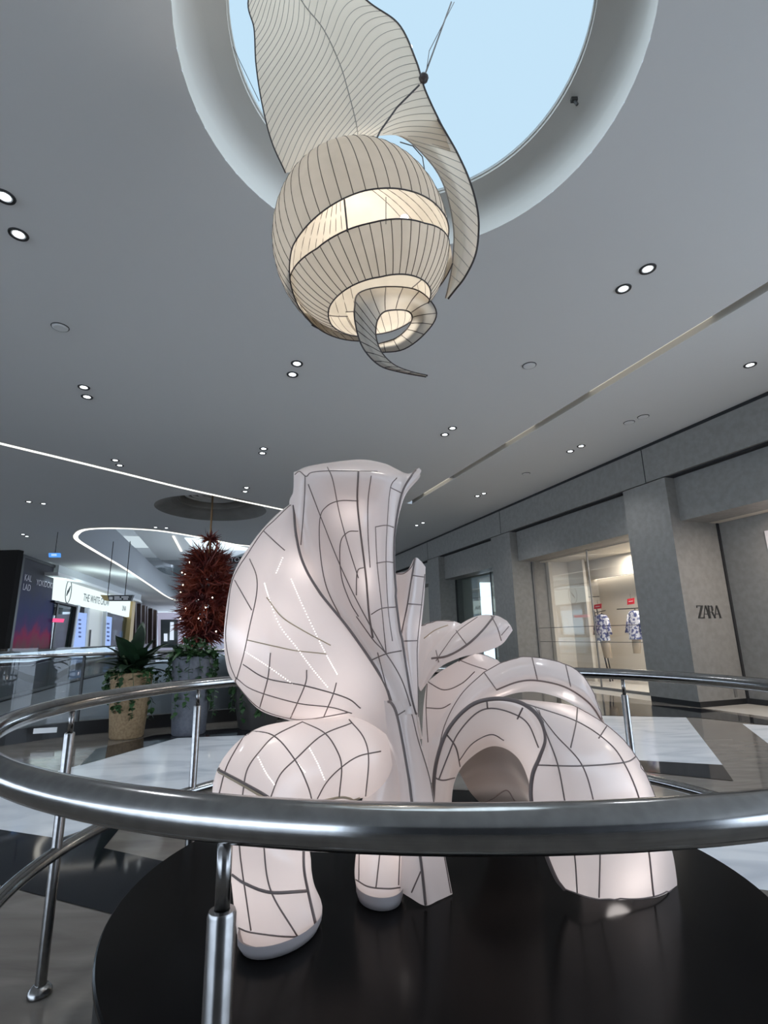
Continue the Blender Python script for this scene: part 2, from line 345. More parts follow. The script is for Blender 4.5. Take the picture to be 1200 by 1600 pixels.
# ---- right wall: continuous fascia, columns, recessed lower fascia, shop fronts
AX = [(WD[0], WD[1], 0), (WN[0], WN[1], 0), (0,0,1)]
def wbox(mb, s0, s1, o0, o1, z0, z1):
    c = W((s0+s1)/2, (o0+o1)/2, (z0+z1)/2); mb.box(c, (abs(s1-s0), abs(o1-o0), z1-z0), AX); return mb
mb = MB(); wbox(mb, -24, 60, .03, 1.2, 4.45, H-.0)
mb.cur = 1; wbox(mb, -24, 60, .015, .1, H-.06, H)
for s in (.5, 6.27, 12.0, 17.8, -5.3): wbox(mb, s-.008, s+.008, .024, .1, 4.45, H-.06)
wbox(mb, -24, 60, .1, 1.2, 4.42, 4.45)
struct(mb.build('wall_right', [M['stone'], M['joint']]))
for k, (a, b) in enumerate(((0,1.13),(5.75,6.85),(10.9,12.0),(16.5,17.6))):
    mb = MB(); wbox(mb, a, b, 0, 1.2, .1, 4.42); mb.cur = 1; wbox(mb, a-.0, b, .02, 1.2, 0, .1)
    struct(mb.build('wall_right_column', [M['stone'], M['blackp']]))
for a, b in ((-5.0, -.0),(1.13,5.75),(6.85,10.9),(12.0,16.5)):
    mb = MB(); wbox(mb, a, b, .25, 1.0, 3.52, 4.42); struct(mb.build('wall_right_fascia', M['stone']))
# shop window between the first two columns
g = thing('shop_window', 'tall shop window with beige display behind the first two grey columns', 'window', W(3.4,.7,0)); 
mb = MB(); wbox(mb, 1.14, 5.74, .70, .715, .06, 3.5); mb.build('glass_pane', M['shopg'], g)
mb = MB(); wbox(mb, 1.14, 5.74, .69, .73, 0, .06); wbox(mb, 5.70,5.74,.68,.74,.06,3.5); wbox(mb, 3.30,3.32,.69,.725,.06,3.5); mb.build('frame', mat('grey_frame', (.16,.155,.15), .5), g)
mb = MB(); wbox(mb, 1.14, 5.72, .735, .745, 1.52, 1.535); wbox(mb, 1.14,5.72,.735,.745,1.13,1.142); mb.build('dark_bar', M['dark'], g)  # two thin dark bars running across just behind the pane
mb = MB(); wbox(mb, 1.13, 5.75, 1.0, 4.2, 3.5, 3.6); struct(mb.build('ceiling_shop', M['cream']))
mb = MB(); wbox(mb, 1.13, 5.75, .75, 4.2, -.02, .012); wbox(mb, -24, 60, .0, 4.2, -.03, -.001); struct(mb.build('floor_shop', M['shopf']))
mb = MB(); wbox(mb, -1.5, 5.75, 3.0, 3.1, 0, 3.5); struct(mb.build('wall_shop_back', M['cream']))
mb = MB(); wbox(mb, 5.6, 5.75, 1.2, 3.1, 0, 3.5); struct(mb.build('wall_shop_side', M['cream']))
mb = MB(); sP = float((PW(917,950,1.9)[:2]-N0)@WD); wbox(mb, sP, 5.6, 1.9, 2.0, 0, 3.5); struct(mb.build('wall_shop_partition', M['cream']))
mb = MB(); wbox(mb, 1.2, 5.6, 2.35, 2.86, 2.98, 3.04); wbox(mb, 1.2, 5.6, 2.30, 2.36, 2.92, 3.5); struct(mb.build('trim_11', M['cream']))
mb = MB(); wbox(mb, 1.2, 5.6, 2.88, 2.96, 2.99, 3.0); struct(mb.build('trim_12', emis('shop_cove_led', (1,.93,.82), 5)))
# window between second and third column
g = thing('shop_window', 'narrower shop window with a glowing ceiling cove between second and third grey columns', 'window', W(9,.7,0))
mb = MB(); wbox(mb, 6.86, 10.89, .70, .715, .06, 3.5); mb.build('glass_pane', M['glass'], g)
mb = MB(); wbox(mb, 6.86, 10.89, .69, .73, 0, .06); wbox(mb, 8.2,8.225,.69,.73,.06,3.5); wbox(mb, 10.86,10.89,.68,.74,.06,3.5); mb.build('frame', M['dark'], g)
mb = MB(); wbox(mb, 6.85, 10.9, 1.0, 3.4, 3.42, 3.52); struct(mb.build('ceiling_shop_far', M['cream']))
mb = MB(); wbox(mb, 6.85, 10.9, 2.3, 2.4, 0, 3.42); wbox(mb, 9.7,10.9,1.0,1.1,0,3.42); struct(mb.build('wall_shop_far', M['cream']))
mb = MB(); wbox(mb, 6.9, 9.7, 2.2, 2.29, 3.37, 3.41); struct(mb.build('trim_13', emis('shop_cove_led_far', (1,.95,.86), 8)))
mb = MB(); wbox(mb, 12.0, 16.5, .9, 1.0, 0, 3.52); struct(mb.build('wall_right_far', M['cream']))
# near shop: door panels beyond the dark gap
mb = MB(); wbox(mb, -6, -.03, 1.25, 1.4, .1, 3.52); mb.cur = 1; wbox(mb, -.03, 0.0, 1.2, 1.5, 0, 3.55); wbox(mb,-6,-.03,1.22,1.4,0,.1); struct(mb.build('wall_shop_entrance', [M['stone'], M['joint']]))
mb = MB(); wbox(mb, -6, 0, 1.0, 2.5, 3.52, 3.6); struct(mb.build('ceiling_entrance', M['cream']))
p = PW(1196,850,1.2); sE = (p[:2]-N0)@WD
mb = MB(); wbox(mb, sE-1.6, sE, 1.235, 1.25, 1.55, p[2]+.25); tag(mb.build('poster', mat('white_poster', (.8,.74,.74), .5)), 'white poster panel at the right edge on the shop entrance', 'poster')
# ZARA lettering on the column's near side: plane s=0, direction +off
def side_pt(px, py):
    r = ray(px, py); n = WD; k = (N0@n-.0)/(r[:2]@n); return r*k+EYEV
cz = side_pt(1107.5, 956); hz_ = abs(side_pt(1107,946.5)[2]-side_pt(1109,966.5)[2]); wz_ = np.linalg.norm((side_pt(1126,956)-side_pt(1090,956))[:2])
zs = thing('shop_name_sign', 'dark ZARA lettering on the side face of the nearest grey column', 'sign', cz-np.array([WD[0],WD[1],0])*.004)
def letter(name, polys, x0, w):
    mb = MB()
    for poly in polys:
        pts = []
        for x, y in poly:
            o = (x0+x*w-.5)*wz_; p = cz+np.array([WN[0],WN[1],0])*o+np.array([0,0,(y-.5)*hz_])-np.array([WD[0],WD[1],0])*.012
            pts.append(p)
        mb.prism(pts, np.array([WD[0],WD[1],0])*.011)
    mb.build(name, M['dark'], zs)
Zp = [[(0,.92),(0,1),(1,1),(1,.94)],[(.70,.94),(1,.94),(.30,.06),(0,.06)],[(0,0),(0,.06),(1,.1),(1,0)],[(0,.8),(0,1),(.06,1),(.06,.8)],[(.94,0),(.94,.22),(1,.22),(1,0)]]
Ap = [[(0,0),(.07,0),(.55,1),(.48,1)],[(.48,1),(.66,1),(1,0),(.80,0)],[(.2,.3),(.8,.3),(.78,.36),(.22,.36)],[(-.08,0),(.18,0),(.18,.03),(-.08,.03)],[(.7,0),(1.08,0),(1.08,.03),(.7,.03)]]
Rp = [[(0,0),(.2,0),(.2,1),(0,1)],[(.2,.94),(.62,1),(.7,.94),(.2,.9)],[(.56,.98),(.78,.9),(.8,.62),(.56,.52)],[(.2,.5),(.6,.52),(.6,.46),(.2,.46)],[(.45,.5),(.66,.5),(1.05,0),(.8,0)]]
letter('letter', Zp, 0, .27); letter('letter', Ap, .22, .3); letter('letter', Rp, .48, .27); letter('letter', Ap, .70, .3)
# wall sockets etc. on the side face
a = side_pt(1149,1082); mb = MB().box(a-np.array([WD[0],WD[1],0])*.006, (.012,.07,.17), AX); tag(mb.build('access_plate', mat('plate_grey', (.16,.155,.15), .4)), 'small grey access plate low beside the dark entrance gap', 'plate')

# ---- display inside the shop: rails, garments, cards
rk = thing('clothes_rail', 'dark upright clothes rail standing in the lit shop window', 'rail', W(2.9,2.2,0.012))
def px_at(x, y, off): return PW(x, y, off)
b0 = px_at(940,1065,2.2); 
mb = MB(); mb.tube([px_at(946,1000,2.2)*[1,1,0]+[0,0,.02], px_at(926,938,2.2)*[1,1,0]+[0,0,2.0]], .022, 8); mb.build('upright', M['dark'], rk)
mb = MB(); mb.tube([px_at(950,1000,2.35)*[1,1,0]+[0,0,.02], px_at(932,950,2.3)], .018, 8); mb.build('upright', M['dark'], rk)
mb = MB(); mb.tube([px_at(918,933,2.5), px_at(936,932,2.2)], .012, 6); mb.tube([px_at(927,958,2.2), px_at(946,954,2.2)], .012, 6); mb.build('arm', M['dark'], rk)
wr = thing('wall_hook_bar', 'short black hook bar projecting from the beige shop wall at right', 'bar', px_at(975,951,2.9))
mb = MB(); mb.tube([px_at(964,952,2.2), px_at(998,950,2.2)], .014, 6); mb.build('bar', M['dark'], wr)
mb = MB(); mb.tube([px_at(998,950,2.2), px_at(998,950,3.0)], .014, 6); mb.build('bracket', M['dark'], wr)
def garment(cx, ytop, ysh, ywaist, yhem, off, w, lean, label):
    c = px_at(cx, ytop, off); g = thing('hanging_outfit', label, 'clothes', c, 'outfits in the shop window')
    mpx = 11.6/800
    hk = px_at(cx, ytop, off); a = px_at(cx-w*.42, ysh, off); b = px_at(cx+w*.42, ysh-1, off); mid = px_at(cx, ysh-5, off)
    MB().tube([hk, mid], .008, 6).tube([a, mid, b], .014, 6).build('hanger', M['dark'], g)
    def sheet(rows, m, name, th=.10):
        ring = []
        for y, xl, xr in rows:
            l, r_ = px_at(xl, y, off), px_at(xr, y, off); cc = (l+r_)/2; h = (r_-l)/2; d = np.array([WN[0],WN[1],0])*th
            ring.append([cc+h*math.cos(t)*(1+.06*math.sin(5*t+y))+d*math.sin(t) for t in np.linspace(0, 2*PI, 28, endpoint=False)])
        P = np.array(ring); P = tens(P, 16, 28) if False else P
        P = np.einsum('ia,abk->ibk', cm(len(rows), np.linspace(0, len(rows)-1, 14)), P)
        MB().grid(P, closev=True).build(name, m, g, True)
    d = lean
    sheet([(ysh-4,cx-w*.12,cx+w*.12),(ysh,cx-w*.45,cx+w*.45),(ysh+(ywaist-ysh)*.5,cx-w*.42+d*.5,cx+w*.45+d*.5),(ywaist,cx-w*.42+d,cx+w*.52+d)], M['blouse'], 'blouse')
    sheet([(ywaist-3,cx-w*.2+d,cx+w*.4+d),((ywaist+yhem)/2,cx-w*.16+d*1.6,cx+w*.46+d*1.8),(yhem,cx-w*.05+d*2.2,cx+w*.4+d*2.6)], M['trouser'], 'trousers', .07)
    # sleeves
    for k in (-1, 1):
        s0 = px_at(cx+k*w*.42, ysh+2, off); s1 = px_at(cx+k*w*.56+d*.6, ysh+(ywaist-ysh)*.75, off)
        MB().tube([s0, (s0+s1)/2+[0,0,.01], s1], [.05,.06,.07], 10).build('sleeve', M['blouse'], g, True)
    return g
garment(940, 957, 964, 1001, 1028, 2.2, 20, 3, 'blue and white printed blouse with beige trousers hanging left in the shop window')
garment(992, 951, 958, 999, 1021, 2.2, 20, 0, 'blue and white printed blouse hanging from the bar nearest the grey column')
for x0, x1, y0, y1, lb in ((928,939.5,944,952,'red sale card above the left hanging outfit'),(980,991,935,945,'red sale card above the right hanging outfit')):
    a, b, c_, d_ = [px_at(x, y, 2.12) for x, y in ((x0,y1),(x1,y1-1.5),(x1,y0-1),(x0,y0+1))]
    o = MB().prism([a,b,c_,d_], np.array([WN[0],WN[1],0])*.01)
    t_ = thing('sale_card', lb, 'card', (a+b)/2, 'red sale cards'); o.build('card', M['red'], t_)
    mm = (a+b+c_+d_)/4; e1 = (b-a)*.28; e2 = (d_-a)*.05
    MB().prism([mm-e1-e2, mm+e1-e2, mm+e1+e2, mm-e1+e2], -np.array([WN[0],WN[1],0])*.004).build('printed_line', M['paint'], t_)
    MB().tube([(c_+d_)/2, (c_+d_)/2+[0,0,.0]+np.array([0,0,.12])], .004, 5).build('string', M['dark'], t_)

# ================================================================== LEFT SHOPFRONTS
Q0 = PY(60,1000,25.2)[:2]; Q1 = PY(215,1000,45.)[:2]
Q0 = PY(88,1000,27.)[:2]; fd = (Q1-Q0)/np.linalg.norm(Q1-Q0); fn = np.array([fd[1], -fd[0]])
if fn@(-Q0) < 0: fn = -fn          # towards us
def FW(x, y, out=0):
    r = ray(x, y); k = (Q0@fn+out)/(r[:2]@fn); return r*k+EYEV
F3 = np.array([fn[0], fn[1], 0])
def fquad(mb, pts, out=0, th=.12):
    mb.prism([FW(x, y, out) for x, y in pts], -F3*th); return mb
# back wall of the arcade
mb = MB(); mb.prism([FW(30,1060,-6)*[1,1,0], FW(262,1000,-6)*[1,1,0], FW(262,1000,-6)*[1,1,0]+[0,0,H], FW(30,1060,-6)*[1,1,0]+[0,0,H]], -F3*.2); struct(mb.build('wall_left', mat('arcade_wall', (.10,.10,.11), .7)))
# soffit above the sign
mb = MB(); mb.prism([FW(91,894,.0), FW(220,938,.0), FW(220,938,0)*[1,1,0]+[0,0,H], FW(91,894,0)*[1,1,0]+[0,0,H]], -F3*.5); struct(mb.build('wall_left_bulkhead', mat('bulkhead', (.55,.57,.58), .7)))
mb = MB(); fquad(mb, [(91,894),(220,938),(222,942),(91,899)], .5, .6); struct(mb.build('trim_14', M['paint']))
msign = emis('sign_face', (.84,.99,1), .9); mblue = emis('lightbox_blue', (.36,.52,.95), .85); mtxt = mat('sign_letter', (.05,.06,.07), .5)
sg = thing('shop_sign', 'glowing white shop sign reading THE WHITE CROW across the left shopfront', 'sign', FW(150,950))
for q in ([(91,900),(125.5,911.5),(123,945),(88,937)], [(126,912),(178,929.5),(177,957.5),(123.5,945.5)], [(178.5,930),(207.5,939.5),(203,964.5),(177.5,958)]):
    fquad(MB(), q, .02, .2).build('sign_panel', msign, sg)
xd = FW(178,945)-FW(126,930); xd[2] = 0
a, b = FW(134,932,.06), FW(170,944,.06)
textobj('lettering', 'THE WHITE CROW', .62, FW(152,938.5,.05), xd, (0,0,1), mtxt, sg)
textobj('lettering', 'UNA', .55, FW(194,951,.05), xd, (0,0,1), mtxt, sg)
c0 = FW(107,924,.05); ux = xd/np.linalg.norm(xd)
MB().tube([c0+ux*.42*math.cos(t)+np.array([0,0,.62])*math.sin(t) for t in np.linspace(0, 2*PI, 30, endpoint=False)], .02, 5, True).tube([c0-ux*.2-[0,0,.25], c0-ux*.05, c0+ux*.02+[0,0,.05], c0+ux*.2+[0,0,.3]], [.02,.06,.05,.02], 6).build('emblem', mtxt, sg)
# shopfront parts
sf = thing('shopfront', 'white framed shopfront with glass door below the glowing white sign', 'shopfront', FW(145,1040)*[1,1,0])
mfr = mat('white_frame', (.75,.78,.8), .5)
for q in ([(122,945),(126,946),(110,1042),(106,1043)], [(138,949.5),(140.5,950),(134,1036),(131,1037)], [(166,955),(168,955.5),(165,1028),(163,1028)]): fquad(MB(), q, 0, .2).build('door_frame', mfr, sf)
mb = MB(); fquad(mb, [(140.5,950),(166,955),(163,1028),(134,1036)], -.3, .05); mb.build('door', mat('frosted_door', (.55,.56,.54), .4, emit=(.8,.85,.8), es=.16), sf)
mb = MB(); fquad(mb, [(141.5,984),(143,984),(141,1010),(139.5,1010)], -.2, .05); mb.build('handle', M['dark'], sf)
for pts, lb in (([(124,957),(136,958.5),(131,1034),(111,1039)], 1), ([(167.5,963),(175,964.5),(172,1026),(164.5,1027)], 2)):
    lbx = thing('light_box', ('blue lit advertising panel left of the frosted shop door','blue lit advertising panel right of the frosted shop door')[lb-1], 'light box', FW(pts[3][0], pts[3][1]))
    fquad(MB(), pts, .03, .15).build('panel', mblue, lbx)
    mb = MB(); m0 = (pts[0][0]+pts[1][0]+pts[2][0]+pts[3][0])/4
    for k in range(5):
        yy = pts[0][1]+10+k*6.5; fquad(mb, [(m0-2,yy),(m0+1.5,yy+.6),(m0+1,yy+3.2),(m0-2.4,yy+2.8)], .06, .02)
    mb.build('printed_mark', mat('navy_print', (.05,.1,.35), .5), lbx)
# left display window with dressed figures
dw = thing('display_window', 'dark display window with pink band at left of the white shopfront', 'window', FW(100,1040)*[1,1,0])
fquad(MB(), [(86,940),(122,948),(108,1042),(75,1050)], -.15, .04).build('glass_pane', M['glassd'], dw)
fquad(MB(), [(84,966),(101,967),(99,972.5),(83,972)], -.05, .04).build('pink_band', emis('pink_sign', (1,.12,.3), .9), dw)
mb = MB(); fquad(mb, [(86,938.5),(122,946.5),(121.6,949),(86,941)], 0, .2); fquad(mb, [(120,948),(122,948.5),(108,1042),(106,1042)], 0, .2); mb.build('frame', M['dark'], dw)
fquad(MB(), [(86,941),(120,949),(106,1042),(73,1050)], -2.2, .1).build('backdrop', mat('grey_backdrop', (.16,.17,.18), .6, emit=(.7,.8,.85), es=.05), dw)
for k, (x, lb) in enumerate(((93,'tall shop dummy in pale grey clothes in the dark display window'),)):
    f = thing('shop_dummy', lb, 'dummy', FW(x,1040,-1.2)*[1,1,0])
    b = FW(x,1020,-1.2); b[2] = 0
    MB().lathe([(.25,.0),(.25,.03),(.03,.05)], b, 16, True).build('stand', M['dark'], f, True)
    MB().tube([b+[.12,0,.05], b+[.12,0,.9], b+[.1,0,1.1]], [.08,.1,.14], 10).tube([b+[-.12,0,.05], b+[-.12,0,.9], b+[-.1,0,1.1]], [.08,.1,.14], 10).build('legs', M['dark'], f, True)
    MB().tube([b+[0,0,1.0], b+[0,0,1.35], b+[0,0,1.7], b+[0,0,1.85], b+[0,0,2.0]], [.22,.2,.26,.12,.06], 14).build('torso', mat('grey_jacket', (.4,.42,.45), .8), f, True)
    MB().lathe([(.005,-.16),(.09,-.1),(.11,0),(.09,.1),(.005,.15)], b+[0,0,2.12], 14).build('head', M['paint'], f, True)
# right display window
dw = thing('display_window', 'dark display window with blue lit screen right of the frosted door', 'window', FW(190,1020)*[1,1,0])
fquad(MB(), [(177,961),(203,966),(200,1018),(172,1026)], -.1, .04).build('glass_pane', M['glassd'], dw)
fquad(MB(), [(188,986),(198,987),(197,997),(187,997)], -1.0, .05).build('screen', emis('blue_screen', (.15,.45,1), 1.1), dw)
mb = MB(); fquad(mb, [(178,964),(183,965),(182,969),(178,968)], -1.2, .05); fquad(mb, [(192,966),(200,968),(200,971),(191,970)], -1.2, .05); fquad(mb, [(180,984),(184,985),(182,1000),(179,1000)], -1.2, .05); mb.build('lit_shelf', emis('shelf_light', (.7,.85,1), .9), dw)
# gold column and the dark shops beyond
tag(fquad(MB(), [(208,938),(212,939),(206,1015),(200,1016)], .2, .5).build('gold_pilaster', mat('gold_paint', (.5,.36,.16), .4, .3)), 'slim gold pilaster at the right end of the white shopfront', 'pilaster')
mdk = mat('dark_timber', (.05,.032,.026), .4); mlit = emis('far_shop_light', (.95,.97,1), 1.3)
for k, (x0, x1, lb) in enumerate(((212,228,'dark timber framed shop next to the gold pilaster'),(230,246,'dark timber framed shop at the far end of the left arcade'))):
    ds = thing('shopfront', lb, 'shopfront', FW(x0,1015)*[1,1,0])
    yt = lambda x: 938+(x-208)*.42
    fquad(MB(), [(x0,yt(x0)),(x1,yt(x1)),(x1-1,1012),(x0-2,1014)], -.6, .1).build('back_panel', mat('dark_shop', (.035,.03,.03), .5), ds)
    mb = MB()
    for x in (x0, (x0+x1)/2, x1-1.5): fquad(mb, [(x,yt(x)),(x+1.6,yt(x)+.7),(x+.6,1012),(x-1,1013)], .1, .4)
    mb.build('frame', mdk, ds)
    mb = MB(); fquad(mb, [(x0+2,yt(x0)+6),(x1-2,yt(x1)+5),(x1-2,yt(x1)+10),(x0+2,yt(x0)+12)], -.3, .1); fquad(mb, [(x0+3,yt(x0)+26),(x0+7,yt(x0)+26),(x0+6,yt(x0)+29),(x0+3,yt(x0)+29)], -.3, .1); mb.build('light', mlit, ds)
# far end wall
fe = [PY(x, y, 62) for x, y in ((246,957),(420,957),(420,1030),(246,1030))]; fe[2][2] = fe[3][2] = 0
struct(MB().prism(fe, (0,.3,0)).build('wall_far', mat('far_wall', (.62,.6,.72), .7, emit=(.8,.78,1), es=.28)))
mb = MB(); mb.prism([PY(x, y, 61.7) for x, y in ((251,968),(277,968),(277,1012),(251,1012))], (0,.2,0))
fo = thing('shop_entrance', 'small far shop entrance with pale lit interior at the end of the arcade', 'entrance', PY(264,1012,61.7)); mb.build('opening', mat('far_dark', (.12,.14,.14), .5), fo)
mb = MB(); mb.prism([PY(x, y, 61.5) for x, y in ((266,972),(271,972),(271,1000),(265,1000))], (0,.1,0)); mb.prism([PY(x, y, 61.5) for x, y in ((256,990),(261,990),(261,1002),(256,1002))], (0,.1,0)); mb.build('light_panel', emis('far_light', (.75,.85,1), .8), fo)
# dark advertising column at far left (hoarding)
hb = [PY(15,1005,22.6)[:2], PY(81,1005,27.)[:2]]; hd = (hb[1]-hb[0])/np.linalg.norm(hb[1]-hb[0]); hn = np.array([hd[1], -hd[0]])
if hn@(-hb[0]) < 0: hn = -hn
H3 = np.array([hn[0], hn[1], 0])
m = mat('hoarding_print', (.02,.02,.05), .6, spec=.1); nt = m.node_tree; NN = nt.nodes; LL = nt.links
tcn = NN.new('ShaderNodeTexCoord'); sx = NN.new('ShaderNodeSeparateXYZ'); LL.new(tcn.outputs['Generated'], sx.inputs[0])
nz = NN.new('ShaderNodeTexNoise'); nz.inputs['Scale'].default_value = 5; LL.new(tcn.outputs['Generated'], nz.inputs['Vector'])
ma = NN.new('ShaderNodeMath'); ma.operation = 'MULTIPLY_ADD'; ma.inputs[1].default_value = .25; LL.new(nz.outputs['Fac'], ma.inputs[0]); LL.new(sx.outputs['Z'], ma.inputs[2])
cr = NN.new('ShaderNodeValToRGB'); LL.new(ma.outputs[0], cr.inputs[0]); el = cr.color_ramp.elements
el[0].position = .1; el[0].color = (.015,.016,.05,1); el[1].position = 1.0; el[1].color = (.03,.032,.04,1)
for pos, c in ((.26,(.03,.028,.08)),(.36,(.10,.04,.05)),(.46,(.16,.012,.05)),(.53,(.045,.02,.08)),(.65,(.02,.025,.075))):
    e = el.new(pos); e.color = (*c, 1)
LL.new(cr.outputs[0], NN['Principled BSDF'].inputs['Base Color']); LL.new(cr.outputs[0], NN['Principled BSDF'].inputs['Emission Color']); NN['Principled BSDF'].inputs['Emission Strength'].default_value = .3
hq = thing('advertising_hoarding', 'tall dark blue advertising hoarding with pink glow and pale lettering at far left', 'hoarding', (*((hb[0]+hb[1])/2), 0))
a, b = [np.array([*h, 0.]) for h in hb]
MB().prism([a, b, b+[0,0,H-.02], a+[0,0,H-.02]], -H3*.1).build('panel', m, hq)
mb = MB()
for p in (a, b): mb.prism([p-np.array([*hd,0])*.1, p+np.array([*hd,0])*.1, p+np.array([*hd,0])*.1+[0,0,H-.02], p-np.array([*hd,0])*.1+[0,0,H-.02]], H3*.08)
mb.prism([a+[0,0,H-.15], b+[0,0,H-.15], b+[0,0,H-.02], a+[0,0,H-.02]], H3*.06); mb.build('frame', M['blackp'], hq)
hx = np.array([hd[0], hd[1], 0]); mg = mat('pale_print', (.28,.29,.34), .5, emit=(.5,.5,.6), es=.12)
def HP(x, y):
    r = ray(x, y); return r*((hb[0]@hn+.02)/(r[:2]@hn))+EYEV
textobj('lettering', 'YOKIDOKI', .40, HP(70,913), hx, (0,0,1), mg, hq)
textobj('lettering', 'KAL\nLAD', .42, HP(43,911), hx, (0,0,1), mg, hq)
mb = MB().prism([PY(x, y, 21.5)*[1,1,0] for x, y in ((-90,1005),(8,1005))]+[PY(8,1005,21.5)*[1,1,0]+[0,0,H], PY(-90,1005,21.5)*[1,1,0]+[0,0,H]], (0,.3,0)); struct(mb.build('wall_left_dark', mat('dark_brown_wall', (.016,.014,.013), .8, spec=.1)))
# hanging direction sign
dsn = thing('hanging_sign', 'black and gold direction sign hanging on two rods before the white sign', 'sign', PY(186,933,20.))
pt = lambda x, y: PY(x, y, 20.)
MB().prism([pt(168,930),(pt(208,929.5)),pt(204,939),pt(163,938.5) if False else pt(170,939)], (0,.12,0)).build('board', M['blackp'], dsn)
MB().prism([pt(156.5,929.5), pt(168,930), pt(170,939), pt(163,938)], (0,.12,0)).build('gold_end', mat('gold_board', (.5,.36,.12), .5), dsn)
mb = MB()
for q in ([(171,932.5),(176,932.5),(176,937),(171,937)], [(179,932),(187,932),(187,934),(179,934)], [(179,935),(190,935),(190,937),(179,937)], [(190,932),(201,932),(201,934),(190,934)], [(193,935),(200,935),(200,937),(193,937)]):
    mb.prism([pt(x, y) for x, y in q], (0,-.02,0))
mb.build('pictogram', M['paint'], dsn)
for x, dx in ((167,.0),(194,0)): 
    a = pt(x,930); MB().tube([a+[0,.06,0], [a[0], a[1]+.06, H]], .015, 6).build('rod', M['dark'], dsn)
# blue lit exit box
ex = thing('exit_sign', 'small blue lit exit sign box hanging from the ceiling at far left', 'sign', PY(86,867,18))
MB().prism([PY(x, y, 18) for x, y in ((76,864),(93,864),(93,870.5),(76,870.5))], (0,.08,0)).build('box', emis('exit_blue', (.1,.35,.95), .9), ex)
MB().prism([PY(x, y, 17.97) for x, y in ((80,865.5),(88,865.5),(88,868.5),(80,868.5))], (0,.02,0)).build('pictogram', emis('exit_white', (.5,.75,1), .8), ex)
a = PY(85,864,18); MB().tube([a+[0,.04,0],[a[0],a[1]+.04,H]], .012, 6).build('rod', M['dark'], ex)
# sign in the upper level through the void
us = thing('upper_shop_sign', 'black shop sign with white letters seen through the ceiling void', 'sign', PY(362,873,27))
MB().prism([PY(x, y, 27) for x, y in ((341,871),(420,868),(420,878),(346,881))], (0,.1,0)).build('board', M['blackp'], us)
textobj('lettering', 'ESTO', .36, PY(362,875.2,26.95), (1,0,.03), (0,0,1), M['paint'], us)

# ================================================================== FLOWER CHANDELIER
fc = thing('flower_chandelier', 'tall rust red flower chandelier hanging on a rod from the round ceiling recess', 'chandelier', (RC[0], RC[1], 1.3))
MB().tube([(RC[0],RC[1],H+.7), (RC[0],RC[1],3.8)], .03, 8).build('rod', M['gold'], fc)
def blades(mb, n, cfun, l0, l1, w):
    for _ in range(n):
        base, dr = cfun(); ln = random.uniform(l0, l1); d = np.array(dr)/np.linalg.norm(dr)
        sd_ = np.cross(d, [random.gauss(0,1), random.gauss(0,1), random.gauss(0,1)]); sd_ /= np.linalg.norm(sd_)+1e-9; up_ = np.cross(sd_, d)
        cv = random.uniform(-.9, .9); P = []
        for t in (0, .35, .7, 1):
            c = base+d*ln*t+up_*ln*cv*t*t; ww = w*(1-t)**.7*(.6+.8*t)+.002; P.append([c-sd_*ww, c+up_*ww*.5, c+sd_*ww])
        mb.grid(np.array(P))
def bodyf():
    z = random.uniform(-1, 1); a = random.uniform(0, 2*PI); r = (1-abs(z)**2.6)**.5*.78*(.88+.12*math.sin(z*9+a*2))
    base = np.array([RC[0]+r*.55*math.cos(a), RC[1]+r*.55*math.sin(a), 2.62+z*1.2]); return base, (math.cos(a)+random.gauss(0,.4), math.sin(a)+random.gauss(0,.4), z*.5+random.gauss(0,.45))
mb = MB(); blades(mb, 2600, bodyf, .28, .62, .03); mb.build('petals', M['flower'], fc, True)
mb = MB(); blades(mb, 90, lambda: (np.array([RC[0],RC[1],4.32]), (random.gauss(0,1), random.gauss(0,1), random.gauss(0,.4))), .2, .38, .03); mb.build('flower_crown', M['flower'], fc, True)
for k in range(11):
    a = random.uniform(PI*1.1, PI*1.9); z = random.uniform(1.6, 3.6)
    MB().lathe([(.003,-.022),(.022,0),(.003,.022)], (RC[0]+.72*math.cos(a), RC[1]+.72*math.sin(a), z), 8).build('bulb', emis('bulb_glow', (1,.82,.6), 6) if k == 0 else bpy.data.materials['bulb_glow'], fc)

# ================================================================== PLANTERS
def leaf_blade(mb, base, az, elev, ln, w, droop, fold=.25):
    d = np.array([math.cos(az)*math.cos(elev), math.sin(az)*math.cos(elev), math.sin(elev)]); sdv = np.array([-math.sin(az), math.cos(az), 0]); P = []
    for t in np.linspace(0, 1, 9):
        c = base+d*ln*t+np.array([0,0,-droop*ln*t*t]); ww = w*(math.sin(PI*min(1, .08+t*.92))**.8)*(1 if t < 1 else 0)+.003
        P.append([c-sdv*ww+[0,0,fold*ww], c, c+sdv*ww+[0,0,fold*ww]])
    mb.grid(np.array(P))
def vine(base, az, ln, out, nl, m, parent):
    mb = MB(); pts = [base+np.array([math.cos(az), math.sin(az), 0])*out*min(1, t*3)+np.array([random.gauss(0,.012), random.gauss(0,.012), .05*math.sin(min(1,t*3)*PI)-ln*max(0, t-.12)]) for t in np.linspace(0, 1, 10)]
    mb.tube(pts, .004, 5)
    P = np.array(pts)
    for k in range(nl):
        t = random.random()**.8*9; i = min(int(t), 8); c = P[i]+(P[i+1]-P[i])*(t-i); leaf_blade(mb, c, random.uniform(0, 2*PI), random.uniform(-.9,.4), random.uniform(.05,.085), .03, .3)
    mb.build('trailing_vine', m, parent, True)
